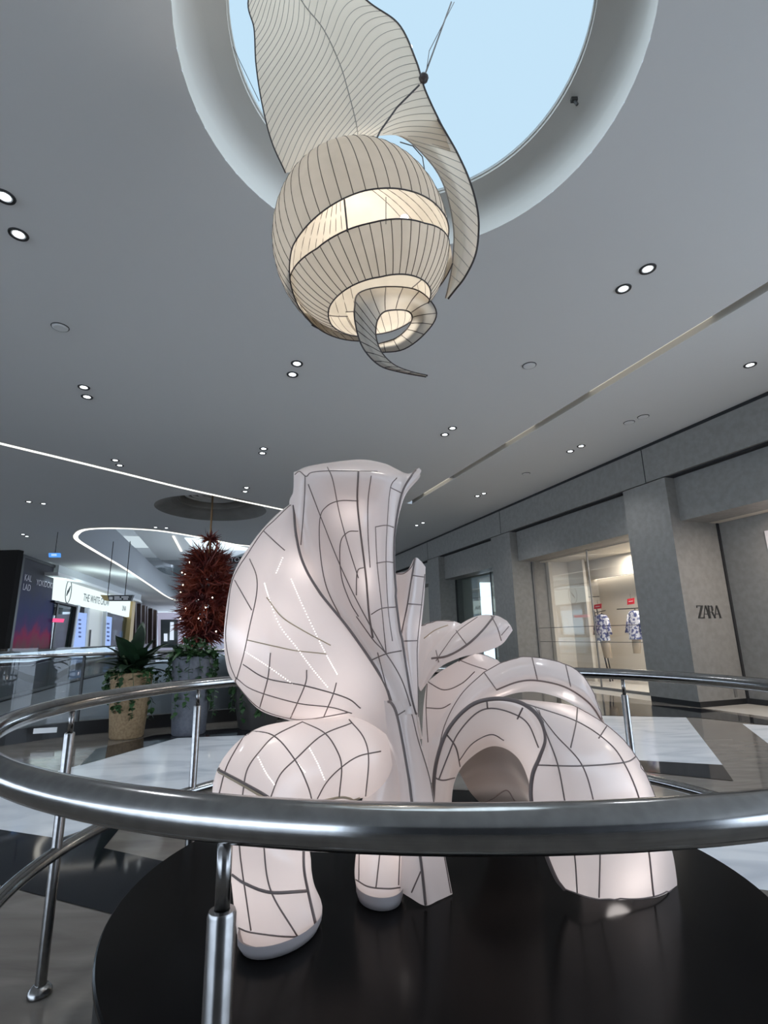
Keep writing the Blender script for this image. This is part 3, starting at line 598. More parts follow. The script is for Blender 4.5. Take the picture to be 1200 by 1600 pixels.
def planter(px, py, hgt, rt, rb, m, label, kind, seed):
    random.seed(seed); c = PZ(px, py, 0); c = c+np.array([c[0], c[1], 0])/np.hypot(c[0], c[1])*rb*.9
    t = thing('potted_plant', label, 'plant', c)
    MB().lathe([(.01,0),(rb-.02,0),(rb,.02),(rb+(rt-rb)*.55,hgt*.5),(rt,hgt-.03),(rt-.01,hgt),(rt-.05,hgt),(rt-.06,hgt-.08),(.01,hgt-.08)], c, 40).build('pot', m, t, True)
    autosmooth(t.children[0], 50)
    MB().lathe([(.01,hgt-.05),(rt-.05,hgt-.06)], c, 24).build('soil', M['soil'], t)
    top = c+[0,0,hgt-.05]
    if kind == 'strap':
        mb = MB()
        for k in range(44):
            az = k*2.4+random.uniform(-.3,.3); leaf_blade(mb, top+[random.gauss(0,.05), random.gauss(0,.05), random.uniform(.0,.2)], az, random.uniform(.25,1.25), random.uniform(.5,.85), random.uniform(.055,.095), random.uniform(.1,.4))
        mb.build('leaves', M['leafd'], t, True)
        mb = MB()
        for k in range(5): mb.tube([top+[random.gauss(0,.06), random.gauss(0,.06), -.02], top+[random.gauss(0,.08), random.gauss(0,.08), .3]], .016, 6)
        mb.build('stems', M['stalk'], t)
    else:
        mb = MB()
        for k in range(260):
            a = random.uniform(0, 2*PI); r = rt*1.15*random.random()**.5; leaf_blade(mb, top+[r*math.cos(a), r*math.sin(a), random.uniform(0,.34)*(1.15-r/(rt*1.4))], random.uniform(0, 2*PI), random.uniform(-.3,1.1), random.uniform(.08,.2), random.uniform(.02,.045), .4)
        mb.build('leaves', M['leafg'], t, True)
        mb = MB()
        for k in range(9): mb.tube([top+[random.gauss(0,.08), random.gauss(0,.08), -.03], top+[random.gauss(0,.14), random.gauss(0,.14), .3]], .008, 5)
        mb.build('stems', M['stalk'], t)
    mb = MB()
    for k in range(110):
        a = random.uniform(0, 2*PI); r = rt*random.uniform(.6, 1.1); leaf_blade(mb, top+[r*math.cos(a), r*math.sin(a), random.uniform(-.02,.12)], random.uniform(0, 2*PI), random.uniform(-.4,.7), random.uniform(.06,.13), .03, .3)
    mb.build('ivy_leaves', M['leafg'], t, True)
    for k in range(13):
        a = k*2*PI/13+random.uniform(-.15,.15); vine(top+np.array([math.cos(a), math.sin(a), .06])*[rt*.9, rt*.9, 1], a, random.uniform(.25,.95)*hgt, random.uniform(.03,.12), 26, M['leafg'], t)
planter(197,1156,.93,.30,.235,M['sand'],'tan stone planter with broad dark strap leaves and trailing ivy','strap',3)
planter(294,1151,1.15,.31,.245,M['slate'],'blue grey planter with bushy green leaves and long trailing ivy','bush',5)
planter(402,1141,.78,.42,.30,M['charc'],'dark charcoal planter half hidden behind the glowing sculpture','bush',8)
random.seed(11)

# ================================================================== CEILING FITTINGS
DL = [
 (7,307,'recessed downlight at the left edge, upper of its pair','white lamp'),(29,366,'recessed downlight near the left edge, lower and larger looking of its pair',''),
 (1012,420,'bright recessed downlight right of the skylight, further right of its pair',''),(974,451,'bright recessed downlight right of the skylight, further left of its pair',''),
 (464,568,'recessed downlight just left of the hanging shell tip, upper of its pair',''),(457,585,'recessed downlight just left of the hanging shell tip, lower of its pair',''),
 (131,605,'recessed downlight above the long curved light line at left, upper of its pair',''),(136,620,'recessed downlight above the long curved light line at left, lower of its pair',''),
 (707,669,'recessed downlight above the top of the standing sculpture, right of its pair',''),(695,679,'recessed downlight above the top of the standing sculpture, left of its pair',''),
 (412,701,'recessed downlight left above the standing sculpture, upper of its pair',''),(410,708,'recessed downlight left above the standing sculpture, lower of its pair',''),
 (180,719,'recessed downlight touching the curved light line from above, upper of its pair',''),(187,727,'recessed downlight touching the curved light line from above, lower of its pair',''),
 (385,762,'recessed downlight above the right end of the curved light line, upper of its pair',''),(383,768,'recessed downlight above the right end of the curved light line, lower of its pair',''),
 (45,784,'recessed downlight below the curved light line at far left, left of its pair',''),(68,787,'recessed downlight below the curved light line at far left, right of its pair',''),
 (908,697,'recessed downlight between the straight light slot and the grey fascia, right of its pair',''),(891,705,'recessed downlight between the straight light slot and the grey fascia, left of its pair',''),
 (756,771,'recessed downlight near the fascia above the second column, right of its pair',''),(746,775,'recessed downlight near the fascia above the second column, left of its pair',''),
 (1172,570,'single recessed downlight at the right edge beside the grey fascia',''),
 (661,817,'small far downlight beside the sculpture top right, right of its pair',''),(651,821,'small far downlight beside the sculpture top right, left of its pair',''),
 (243,824,'small far downlight between the round recess and the ceiling void, left of its pair',''),(260,825,'small far downlight between the round recess and the ceiling void, right of its pair',''),
 (36,835,'small far downlight left of the ceiling void, left of its pair',''),(42,838,'small far downlight left of the ceiling void, right of its pair',''),
]
for x, y, lb, _ in DL:
    p = PZ(x, y, H); far = np.hypot(p[0], p[1]); r = .062
    t = thing('downlight', lb, 'downlight', p, 'recessed ceiling downlights')
    MB().lathe([(r,-.006),(r+.022,-.012),(r+.026,0),(r,0)], p, 24).build('trim_ring', M['ring'], t, True)
    MB().lathe([(.003,-.012),(r*.55,-.010),(r*.8,-.004)], p, 20).build('lamp', M['lamp'], t, True)
    MB().lathe([(r*.8,-.004),(r,-.006)], p, 20).build('reflector', M['paint'], t, True)
    if True:
        l = bpy.data.lights.new('downlight_beam', 'SPOT'); l.energy = 45; l.spot_size = 2.0; l.spot_blend = .6; l.shadow_soft_size = .06; l.color = (.9,.95,1)
        o = bpy.data.objects.new('downlight_beam', l); C.objects.link(o); o.location = (p[0], p[1], H-.03)
for x, y, lb in ((94,511,'small round ceiling detector left of the hanging shell'),(827,571,'small round ceiling detector right of the hanging shell tip'),(1005,651,'round ceiling detector near the grey fascia, right of two'),(983,660,'round ceiling speaker near the grey fascia, left of two'),(822,740,'round ceiling detector above the second column near the fascia')):
    p = PZ(x, y, H); t = thing('ceiling_detector', lb, 'detector', p, 'round ceiling detectors')
    MB().lathe([(.09,0),(.09,-.012),(.07,-.02),(.003,-.02)], p, 24).build('body', M['ceil'], t, False)
    MB().lathe([(.092,0),(.098,-.01),(.104,0)], p, 24).build('rim', M['ring'], t)
# camera bracket on the cove
p = PZ(897,156,H+.3); t = thing('cove_camera', 'tiny dark camera fixed to the skylight cove at right', 'camera', p)
MB().box(p, (.05,.03,.03)).build('body', M['dark'], t); MB().tube([p, p+[.02,.0,-.05]], .012, 8).build('lens', M['dark'], t)

# ================================================================== PLATFORM AND RING RAILING
PC = (.19, 2.48); PR = 1.275; PH = .40
pf = thing('round_platform', 'glossy black round platform carrying the glowing sculpture inside the railing', 'platform', (*PC, 0))
MB().lathe([(PR-.012,0),(PR-.01,PH-.02)], PC+(0,), 96).build('drum', M['blackp'], pf, True)
o = MB().lathe([(PR-.01,PH-.02),(PR,PH-.018),(PR,PH-.006),(PR-.006,PH),(.01,PH)], PC+(0,), 120).build('top', M['plat'], pf); autosmooth(o, 30)
RCN = (.213, 2.49); RRAD = 1.66; RH = 1.124
rl = thing('ring_railing', 'round polished steel railing encircling the black platform in the foreground', 'railing', (*RCN, 0))
def circ3(r, z, n=160): return [(RCN[0]+r*math.cos(a), RCN[1]+r*math.sin(a), z) for a in np.linspace(0, 2*PI, n, endpoint=False)]
MB().tube(circ3(RRAD, RH), .034, 20, True).build('top_rail', M['steel'], rl, True)
MB().tube(circ3(RRAD, .515), .027, 16, True).build('lower_rail', M['steel'], rl, True)
for deg in (37.5, 75, 111, 147.5, 180, 216.5, 253.5, 290, 325, 358):
    a = math.radians(deg); x, y = RCN[0]+RRAD*math.cos(a), RCN[1]+RRAD*math.sin(a)
    po = MB().lathe([(.0215,.03),(.0215,RH-.13),(.0195,RH-.125),(.012,RH-.124)], (x, y, 0), 24).build('post', M['psteel'], rl); autosmooth(po, 40)
    MB().cyl((x,y,RH-.13), (x,y,RH-.02), .0115).build('pin', M['psteel'], po, True)
    fo = MB().lathe([(.005,0),(.045,0),(.045,.012),(.03,.03),(.02,.032)], (x,y,.0045), 24).build('base_flange', M['psteel'], po); autosmooth(fo, 40)

# ================================================================== STANDING LANTERN SCULPTURE
LS = thing('glowing_lantern_sculpture', 'large glowing pinkish white shell lantern sculpture standing on the black platform', 'sculpture', (PC[0], PC[1], PH))
k2 = lambda L: [(330+x/3., 700+y/3.) for x, y in L]
k3 = lambda L: [(600+x/2.4, 860+y/2.4) for x, y in L]
k4 = lambda L: [(300+x/2.609, 1080+y/2.609) for x, y in L]
def petal(name, grids, ribs=(), m='memb', nu=36, nv=28, rr=.0027, back=None, beads=(), hidden=()):
    """grids: list of control grids making the membrane; ribs: pixel polylines laid on the membrane"""
    mb = MB(); Gs = []
    for G in grids:
        P = tens(G, nu, nv); mb.grid(P); Gs.append(P)
    if back:
        for gi, dep in back:
            G = grids[gi].copy(); n, mm = G.shape[:2]
            bump = np.outer(np.sin(np.linspace(0, PI, n))**.6, np.sin(np.linspace(0, PI, mm))**.6)
            if dep[1]: bump = np.maximum(bump, dep[1])
            G[:, :, 1] += bump*dep[0]; mb.grid(tens(G, nu, nv))
    o = mb.build(name, M[m], LS, True, fix=False)
    fv = []; ff = []
    for P in Gs:
        n = len(fv); fv += [Vector(p) for p in P.reshape(-1, 3)]; w = P.shape[1]
        for i in range(P.shape[0]-1):
            for j in range(w-1): ff.append((n+i*w+j, n+i*w+j+1, n+(i+1)*w+j+1, n+(i+1)*w+j))
    bvh = BVHTree.FromPolygons(fv, ff)
    def hit(x, y):
        r = Vector(ray(x, y)).normalized(); h = bvh.ray_cast(Vector(EYEV), r)
        return None if h[0] is None else np.array(h[0]-r*.001)
    for rb in ribs:
        rad, mm = rr, 'rib'
        if isinstance(rb, dict):
            rad = rb.get('r', rr); mm = rb.get('m', 'rib')
            if 'p3' in rb: MB().tube(spl(rb['p3'], 90), rad, 8).build('rib', M[mm], o, True); continue
            rb = rb['p']
        px = spl(rb, max(6, 6*len(rb))); seg = []; segs = []
        for x, y in px:
            h = hit(x, y)
            if h is None:
                for dx, dy in ((1.5,0),(-1.5,0),(0,1.5),(0,-1.5),(3,0),(-3,0),(0,3),(0,-3),(5,0),(-5,0),(0,5),(0,-5)):
                    h = hit(x+dx, y+dy)
                    if h is not None: break
            if h is None or (seg and np.linalg.norm(h-seg[-1]) > .14):
                if len(seg) > 2: segs.append(seg)
                seg = []
            if h is not None: seg.append(h)
        if len(seg) > 2: segs.append(seg)
        if segs:
            mb = MB()
            for s_ in segs: mb.tube(spl(s_, len(s_)*2) if len(s_) < 12 else s_, rad, 6)
            mb.build('rib', M[mm], o, True)
    for bd in beads:
        px = spl(bd, int(sum(np.hypot(bd[i+1][0]-bd[i][0], bd[i+1][1]-bd[i][1]) for i in range(len(bd)-1))/4.0)+2); mb = MB()
        for x, y in px:
            h = hit(x, y)
            if h is not None: mb.lathe([(.0005,-.0022),(.0026,0),(.0005,.0022)], h, 6)
        if mb.v: mb.build('led_strip', M['led'], o)
    return o
# ---- A: big left ear
A = ctrl([
 [(454,787,2.48),(456,788,2.47),(458,789,2.46),(459,790,2.45)],
 [(430,806,2.48),(440,818,2.43),(452,826,2.42),(463,836,2.42)],
 [(398,842,2.48),(425,862,2.36),(452,872,2.36),(474,880,2.38)],
 [(364,899,2.48),(405,916,2.29),(452,925,2.30),(500,926,2.35)],
 [(350,985,2.48),(400,985,2.23),(465,985,2.24),(547,985,2.33)],
 [(355,1045,2.48),(402,1050,2.22),(480,1055,2.22),(597,1060,2.31)],
 [(371,1071,2.47),(415,1085,2.26),(505,1095,2.24),(612,1102,2.30)],
 [(405,1109,2.45),(445,1113,2.32),(530,1113,2.29),(620,1138,2.30)],
 [(453,1126,2.42),(500,1126,2.36),(565,1124,2.32),(626,1165,2.30)]])
ribsA = [k2([(375,262),(300,335),(245,388),(180,483),(103,612),(79,760),(68,890),(88,1010),(118,1085)]),
 k2([(118,1075),(122,1110),(225,1218),(370,1268),(480,1268),(640,1240)]),
 k2([(180,520),(212,600),(212,690),(182,830),(152,970),(120,1080)]), k2([(110,620),(150,690),(190,760)]), k2([(245,388),(300,440),(345,480)]),
 k2([(150,1015),(260,1080),(440,1115),(630,1170),(700,1220)]), k2([(118,1078),(200,1135),(400,1195),(560,1215),(660,1244)]),
 k2([(278,960),(265,1080),(228,1215)]), k2([(448,1040),(440,1110),(372,1265)]), k2([(587,1100),(570,1160),(527,1262)]),
 dict(p=k2([(260,700),(330,790),(430,855),(560,925)]), m='ribl', r=.0025), dict(p=k2([(170,900),(300,930),(400,950),(540,965)]), m='ribl', r=.0025),
 dict(p3=A[:, -1]+np.array([0,-.006,0]), r=.006), dict(p=k2([(384,268),(394,345),(423,455),(498,640),(607,800)]), r=.003, m='ribl')]
petal('left_petal', [A], ribsA, back=[(0, (.34, 0))], nu=60, nv=40,
      beads=[k2([(250,635),(270,700),(320,830),(400,935),(470,1030),(545,1120)]), k2([(375,615),(420,720),(485,860),(540,970),(590,1060)]), k2([(160,955),(260,1020),(380,1105)]), k2([(335,515),(305,585)])])
# ---- B: trumpet petal in the centre
B = ctrl([
 [(459,739,2.62),(480,729,2.74),(520,722,2.82),(566,718,2.85),(600,724,2.80),(620,733,2.66),(638,740,2.52),(655,731,2.44)],
 [(459,740,2.44),(478,737,2.40),(515,735,2.42),(560,736,2.46),(600,741,2.44),(620,746,2.38),(637,744,2.34),(657,739,2.36)],
 [(458,768,2.44),(476,775,2.40),(514,780,2.54),(561,782,2.60),(592,782,2.56),(609,780,2.42),(621,778,2.32),(634,768,2.32)],
 [(452,790,2.48),(474,808,2.41),(517,815,2.58),(563,815,2.64),(592,815,2.58),(606,815,2.42),(615,815,2.31),(621,815,2.30)],
 [(463,855,2.44),(490,857,2.44),(526,860,2.56),(568,860,2.62),(592,860,2.54),(604,860,2.40),(612,860,2.30),(617,860,2.29)],
 [(489,920,2.41),(516,920,2.42),(544,922,2.50),(573,922,2.54),(592,922,2.47),(604,922,2.37),(612,922,2.29),(619,922,2.28)],
 [(541,985,2.37),(556,985,2.36),(567,988,2.40),(580,990,2.42),(597,990,2.38),(608,988,2.32),(616,986,2.27),(626,983,2.27)],
 [(597,1060,2.30),(603,1060,2.29),(609,1060,2.29),(616,1060,2.29),(624,1060,2.28),(631,1060,2.26),(637,1060,2.25),(642,1060,2.27)],
 [(618,1120,2.25),(622,1119,2.24),(626,1118,2.23),(630,1117,2.23),(636,1116,2.23),(641,1116,2.24),(645,1116,2.25),(651,1117,2.28)]])
ribsB = [k2([(440,133),(437,250),(420,455)]), k2([(392,125),(415,110),(445,133),(470,115),(550,107),(690,108),(780,110)]),
 dict(p=k2([(690,110),(685,250),(700,400),(725,600),(740,780),(758,890)]), r=.005), k2([(545,90),(570,150),(600,300),(640,450),(690,610)]),
 k2([(455,170),(520,340),(600,540),(690,730),(820,965)]), k2([(690,248),(600,248),(540,275),(510,330),(510,480),(540,650),(610,800)]),
 k2([(690,390),(640,395),(605,450),(610,600),(650,720),(690,790)]), k2([(715,560),(685,580),(680,690)]),
 dict(p=k2([(955,105),(895,210),(863,380),(858,540),(872,720),(903,950),(935,1150),(962,1260)]), r=.0055), k2([(870,140),(840,190),(825,370),(820,540),(830,750),(850,905)]),
 k2([(770,370),(778,540),(800,750),(820,965)]), k2([(840,185),(895,212)]), k2([(770,370),(820,362),(855,372)]), k2([(775,540),(820,533),(855,537)]),
 k2([(750,780),(800,752),(868,745)]), k2([(750,995),(820,965),(893,950)]), k2([(680,790),(760,900),(820,965),(890,1080),(935,1210)]), k2([(780,960),(830,1150),(868,1250)]),
 k2([(750,130),(735,250),(735,400),(745,560)])]
petal('centre_petal', [B], ribsB, back=[(0, (.30, .25))], nu=64, nv=48)
# ---- C: narrow upright blade right of the trumpet
Cg = ctrl([
 [(617,896,2.50),(636,892,2.42),(648,872,2.36),(657,876,2.38),(665,886,2.42)],
 [(619,930,2.46),(632,930,2.40),(642,930,2.33),(653,930,2.36),(663,932,2.42)],
 [(626,985,2.40),(630,985,2.37),(634,985,2.31),(645,990,2.34),(656,1000,2.40)],
 [(634,1040,2.36),(636,1040,2.34),(639,1040,2.30),(646,1045,2.32),(653,1055,2.38)],
 [(645,1095,2.34),(647,1098,2.32),(648,1100,2.30),(651,1105,2.31),(654,1110,2.36)],
 [(655,1155,2.34),(656,1155,2.33),(657,1155,2.32),(658,1155,2.32),(660,1155,2.36)]])
petal('blade_petal', [Cg], [dict(p=k2([(955,517),(935,640),(918,750),(893,868)]), r=.005), k2([(1001,592),(983,760),(966,930),(968,1100),(970,1260)]), k2([(945,597),(1000,605)]), k2([(922,730),(988,735)]), k2([(902,905),(968,903)]), k2([(868,590),(903,588),(937,560),(953,522)])], back=[(0, (.12, 0))], nu=36, nv=20)
# ---- D: folded stem down to the platform
D = ctrl([
 [(575,1095,2.36),(598,1095,2.30),(611,1095,2.25),(628,1096,2.25),(646,1098,2.30)],
 [(586,1124,2.34),(608,1124,2.28),(622,1122,2.22),(636,1122,2.23),(651,1125,2.30)],
 [(604,1165,2.32),(620,1165,2.27),(631,1165,2.20),(645,1165,2.22),(658,1163,2.30)],
 [(617,1206,2.31),(628,1206,2.26),(638,1206,2.18),(654,1206,2.21),(671,1210,2.29)],
 [(623,1256,2.30),(634,1256,2.25),(644,1257,2.16),(660,1257,2.19),(680,1257,2.27)],
 [(626,1329,2.28),(640,1329,2.22),(653,1330,2.14),(673,1330,2.17),(694,1330,2.24)],
 [(621,1390,2.27),(640,1402,'.42'),(664,1415,'.405'),(685,1407,'.405'),(707,1397,'.405')]])
petal('stem', [D], [dict(p=k4([(800,30),(836,100),(880,330),(898,465),(927,650),(942,770),(952,868)]), r=.006), k4([(868,30),(893,85),(922,200),(967,350),(990,480),(1022,640),(1056,822)]), k4([(838,98),(890,66)]), k4([(932,735),(895,820)])], back=[(0, (.14, 0))], nu=40, nv=24)
# ---- E: left arching limb, ring sections along the limb
def limb(name, rings, ribs, m='memb', depth=.2, nu=50, seg=40, beads=(), rr=.0027):
    """rings: (xa,ya,xb,yb,Y,depth) outer and inner silhouette points, centre distance and half depth"""
    rows = []
    for xa, ya, xb, yb, Y, dp in rings:
        if isinstance(Y, str): a = PZ(xa, ya, float(Y)); b = PZ(xb, yb, float(Y))
        else: a = PY(xa, ya, Y); b = PY(xb, yb, Y)
        c = (a+b)/2; h = (a-b)/2; v = np.array([0, -dp, 0.]); v = v+np.array([0, 0, 0])
        rows.append([c+h*math.cos(t)+v*math.sin(t) for t in np.linspace(0, 2*PI, seg+1)])
    G = np.array(rows); P = np.einsum('ia,abk->ibk', cm(len(rings), np.linspace(0, len(rings)-1, nu)), G)
    return P
def petal_mesh(name, Plist, ribs, m='memb', rr=.0027, beads=()):
    """as petal() but from finished point grids"""
    mb = MB(); fv = []; ff = []
    for P in Plist:
        mb.grid(P); n = len(fv); fv += [Vector(p) for p in P.reshape(-1, 3)]; w = P.shape[1]
        for i in range(P.shape[0]-1):
            for j in range(w-1): ff.append((n+i*w+j, n+i*w+j+1, n+(i+1)*w+j+1, n+(i+1)*w+j))
    o = mb.build(name, M[m], LS, True, fix=False); bvh = BVHTree.FromPolygons(fv, ff)
    def hit(x, y):
        r = Vector(ray(x, y)).normalized(); h = bvh.ray_cast(Vector(EYEV), r)
        return None if h[0] is None else np.array(h[0]-r*.001)
    for rb in ribs:
        rad, mm = rr, 'rib'
        if isinstance(rb, dict):
            rad = rb.get('r', rr); mm = rb.get('m', 'rib')
            if 'p3' in rb: MB().tube(spl(rb['p3'], 90), rad, 8).build('rib', M[mm], o, True); continue
            rb = rb['p']
        seg = []; segs = []
        for x, y in spl(rb, max(6, 6*len(rb))):
            h = hit(x, y)
            if h is None:
                for dx, dy in ((1.5,0),(-1.5,0),(0,1.5),(0,-1.5),(3,0),(-3,0),(0,3),(0,-3),(6,0),(-6,0),(0,6),(0,-6)):
                    h = hit(x+dx, y+dy)
                    if h is not None: break
            if h is None or (seg and np.linalg.norm(h-seg[-1]) > .14):
                if len(seg) > 2: segs.append(seg)
                seg = []
            if h is not None: seg.append(h)
        if len(seg) > 2: segs.append(seg)
        if segs:
            mb = MB()
            for s_ in segs: mb.tube(s_, rad, 6)
            mb.build('rib', M[mm], o, True)
    for bd in beads:
        px = spl(bd, int(sum(np.hypot(bd[i+1][0]-bd[i][0], bd[i+1][1]-bd[i][1]) for i in range(len(bd)-1))/4.0)+2); mb = MB()
        for x, y in px:
            h = hit(x, y)
            if h is not None: mb.lathe([(.0005,-.0022),(.0026,0),(.0005,.0022)], h, 6)
        if mb.v: mb.build('led_strip', M['led'], o)
    return o
Elimb = limb('e', [
 (604,1134,622,1245,2.35,.06), (564,1112,600,1240,2.35,.10), (520,1121,552,1248,2.33,.14), (480,1125,515,1252,2.31,.17), (440,1129,492,1268,2.27,.19),
 (398,1140,484,1290,2.22,.20), (362,1168,482,1308,2.17,.20), (340,1205,482,1322,2.13,.19), (336,1250,483,1335,2.11,.18), (346,1300,485,1348,2.11,.17), (362,1350,486,1366,2.115,.165),
 (368,1400,491,1392,2.12,.16), (372,1440,502,1416,2.125,.15), (372,1458,503,1432,2.13,.145)], None)
petal_mesh('left_limb', [Elimb], [
 k4([(210,160),(330,180),(420,280),(470,380),(490,450),(500,500)]), k4([(450,125),(540,170),(590,240),(610,310),(600,430)]), k4([(640,115),(700,190),(720,280),(705,450)]),
 k4([(110,420),(145,300),(222,165)]), k4([(205,430),(225,320),(280,240),(340,180),(450,125)]), k4([(320,435),(360,340),(430,270),(530,180),(650,130)]), k4([(505,450),(550,370),(610,310),(680,265),(770,245)]),
 dict(p=k4([(95,315),(200,370),(320,440),(400,520)]), r=.0055), dict(p=k4([(97,322),(200,380),(315,448)]), r=.004, m='ribl'),
 k4([(165,520),(190,610),(200,700),(240,975)]), k4([(285,520),(292,620),(320,810),(430,1000)]), dict(p=k4([(455,600),(455,720),(475,830),(502,945)]), r=.006),
 dict(p=k4([(165,748),(220,785),(320,820),(465,815)]), r=.005), k4([(190,965),(250,985),(430,1000),(520,950)]),
 dict(p=k4([(500,455),(560,440),(620,432),(700,452),(760,430),(820,400),(845,430)]), r=.0055, m='ribl')],
 beads=[k4([(270,270),(300,330),(335,380)]), k4([(475,225),(510,290),(540,360)]), k4([(420,280),(460,330)])])
# grey foot collar under the left limb
def foot_collar(name, xa, ya, xb, yb, dp, z0, z1, m):
    a, b = PZ(xa, ya, z1), PZ(xb, yb, z1); c = (a+b)/2; h = (a-b)/2; P = []
    for z, k in ((z1, 1.0), ((z0+z1)/2, .99), (z0, .9), (z0, .02)):
        P.append([np.array([c[0], c[1], z])+(np.array([h[0], h[1], 0])*math.cos(t)+np.array([0,-dp,0])*math.sin(t))*k for t in np.linspace(0, 2*PI, 33)])
    return MB().grid(np.array(P)).build(name, m, LS, True)
mcol = mat('grey_foot_film', (.42,.38,.38), .35)
foot_collar('foot_collar', 373,1452,503,1426,.145,PH+.002,PH+.045,mcol)
# ---- F: middle foot
Fm = limb('f', [(600,1150,640,1150,2.36,.05),(580,1210,640,1210,2.36,.08),(562,1265,636,1265,2.36,.10),(557,1325,636,1330,2.345,.11),(554,1360,634,1365,2.34,.115),(556,1380,630,1387,2.34,.11)], None)
petal_mesh('middle_limb', [Fm], [k4([(682,640),(680,770)]), k4([(768,640),(750,800)]), k4([(848,640),(842,790)]), k4([(668,768),(720,797),(800,805),(850,800)])])
foot_collar('foot_collar', 556,1378,630,1384,.11,PH+.002,PH+.05,mcol)
# ---- G4: front right arch with big foot
K  = [(676,1255,2.32),(681,1195,2.29),(699,1142,2.24),(733,1104,2.19),(770,1092,2.16),(811,1097,2.12),(841,1119,2.09),(853,1153,2.08),(844,1182,2.10),(832,1212,2.12),(831,1256,2.13),(850,1325,2.17),(868,1370,2.22),(882,1389,2.24)]
R1 = [(678,1255,2.40),(684,1192,2.38),(703,1138,2.34),(737,1101,2.30),(778,1093,2.27),(826,1101,2.17),(848,1125,2.09),(860,1155,2.05),(866,1190,2.04),(876,1225,2.05),(886,1262,2.07),(899,1330,2.13),(905,1376,2.17),(908,1399,2.19)]
R2 = [(680,1255,2.50),(687,1190,2.48),(707,1135,2.45),(742,1099,2.42),(785,1093,2.40),(835,1101,2.28),(870,1125,2.16),(895,1160,2.10),(912,1193,2.07),(922,1228,2.07),(932,1265,2.08),(937,1330,2.13),(937,1380,2.17),(938,1406,2.19)]
R3 = [(682,1255,2.60),(690,1189,2.58),(710,1133,2.56),(746,1098,2.54),(790,1093,2.52),(845,1099,2.42),(897,1120,2.31),(935,1150,2.24),(962,1182,2.20),(982,1215,2.18),(998,1250,2.18),(1008,1328,2.21),(1015,1380,2.23),(1020,1403,2.24)]
O  = [(684,1255,2.70),(692,1189,2.69),(713,1132,2.68),(750,1098,2.66),(795,1093,2.64),(850,1096,2.58),(905,1106,2.50),(953,1136,2.45),(984,1167,2.42),(1006,1203,2.40),(1025,1247,2.38),(1049,1325,2.36),(1057,1370,2.36),(1058,1387,2.36)]
BK = [(x-2, y+4, Y+.12) for x, y, Y in O[:6]]+[(900,1125,2.62),(935,1160,2.62),(955,1195,2.62),(970,1230,2.60),(980,1262,2.58),(985,1310,2.55),(985,1345,2.54),(985,1362,2.54)]
BI = [(x+4, y+6, Y+.05) for x, y, Y in BK[:6]]+[(870,1150,2.60),(885,1185,2.60),(890,1215,2.58),(890,1245,2.56),(892,1275,2.54),(900,1315,2.50),(905,1345,2.48),(908,1358,2.47)]
G4 = np.array([ctrl([c])[0] for c in (K, R1, R2, R3, O)]).transpose(1, 0, 2)
G4b = np.array([ctrl([c])[0] for c in (O, BK, BI)]).transpose(1, 0, 2)
ribs4 = [dict(p3=ctrl([K])[0], r=.008),
 [(842,1110),(854,1147),(871,1193),(883,1254),(897,1330),(902,1395)], [(829,1097),(867,1147),(908,1193),(927,1250),(937,1320),(936,1402)],
 dict(p=[(821,1100),(900,1127),(950,1160),(975,1193),(998,1247),(1012,1320),(1021,1400)], r=.004), [(900,1104),(950,1135),(996,1181),(1025,1241),(1049,1322)],
 k3([(575,805),(740,808),(900,795),(948,772)]), k3([(835,660),(805,705)]), k3([(725,592),(720,650),(700,740)]), k3([(600,1118),(700,1128),(800,1130),(950,1115),(1065,1095)]),
 k3([(605,1180),(650,1250),(720,1285),(800,1308),(930,1322),(1030,1308),(1096,1270)])]
petal_mesh('right_limb', [tens(G4, 90, 36), tens(G4b, 90, 12)], ribs4)
# inner lip and tunnel of the front arch
J = [(688,1256,2.36),(700,1200,2.32),(713,1148,2.26),(743,1114,2.21),(768,1106,2.18),(800,1113,2.15),(824,1131,2.12),(841,1166,2.11),(838,1190,2.13)]
I = [(701,1258,2.44),(704,1218,2.42),(717,1186,2.38),(742,1162,2.35),(766,1152,2.33),(790,1160,2.32),(812,1182,2.30),(826,1215,2.28),(831,1250,2.26)]
I2 = [(705,1262,2.80),(709,1226,2.80),(722,1198,2.79),(746,1176,2.78),(770,1166,2.77),(794,1172,2.76),(815,1192,2.74),(828,1222,2.72),(832,1255,2.70)]
GI = np.array([ctrl([c])[0] for c in (K[:9], J, I, I2)]).transpose(1, 0, 2)
petal_mesh('arch_lining', [tens(GI, 60, 26)], [k3([(205,860),(240,770),(275,690),(340,615),(400,592),(480,610),(540,650),(580,740)]), k3([(235,690),(270,740),(285,810)]), k3([(385,557),(388,592)]), k3([(520,590),(500,632)]), k3([(185,850),(220,862),(265,853)]), k3([(280,790),(330,725),(400,690),(450,712)])], 'memb_in', rr=.0032)
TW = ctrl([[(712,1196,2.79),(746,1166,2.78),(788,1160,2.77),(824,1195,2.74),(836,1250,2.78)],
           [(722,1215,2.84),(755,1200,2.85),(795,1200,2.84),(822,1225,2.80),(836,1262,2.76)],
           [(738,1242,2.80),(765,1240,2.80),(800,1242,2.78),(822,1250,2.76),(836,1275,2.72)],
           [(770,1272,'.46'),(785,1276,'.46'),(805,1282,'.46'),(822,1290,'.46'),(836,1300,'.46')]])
petal_mesh('tunnel_wall', [tens(TW, 16, 16)], [k3([(375,945),(410,930),(460,900),(490,940)])], 'tunnel', rr=.003)
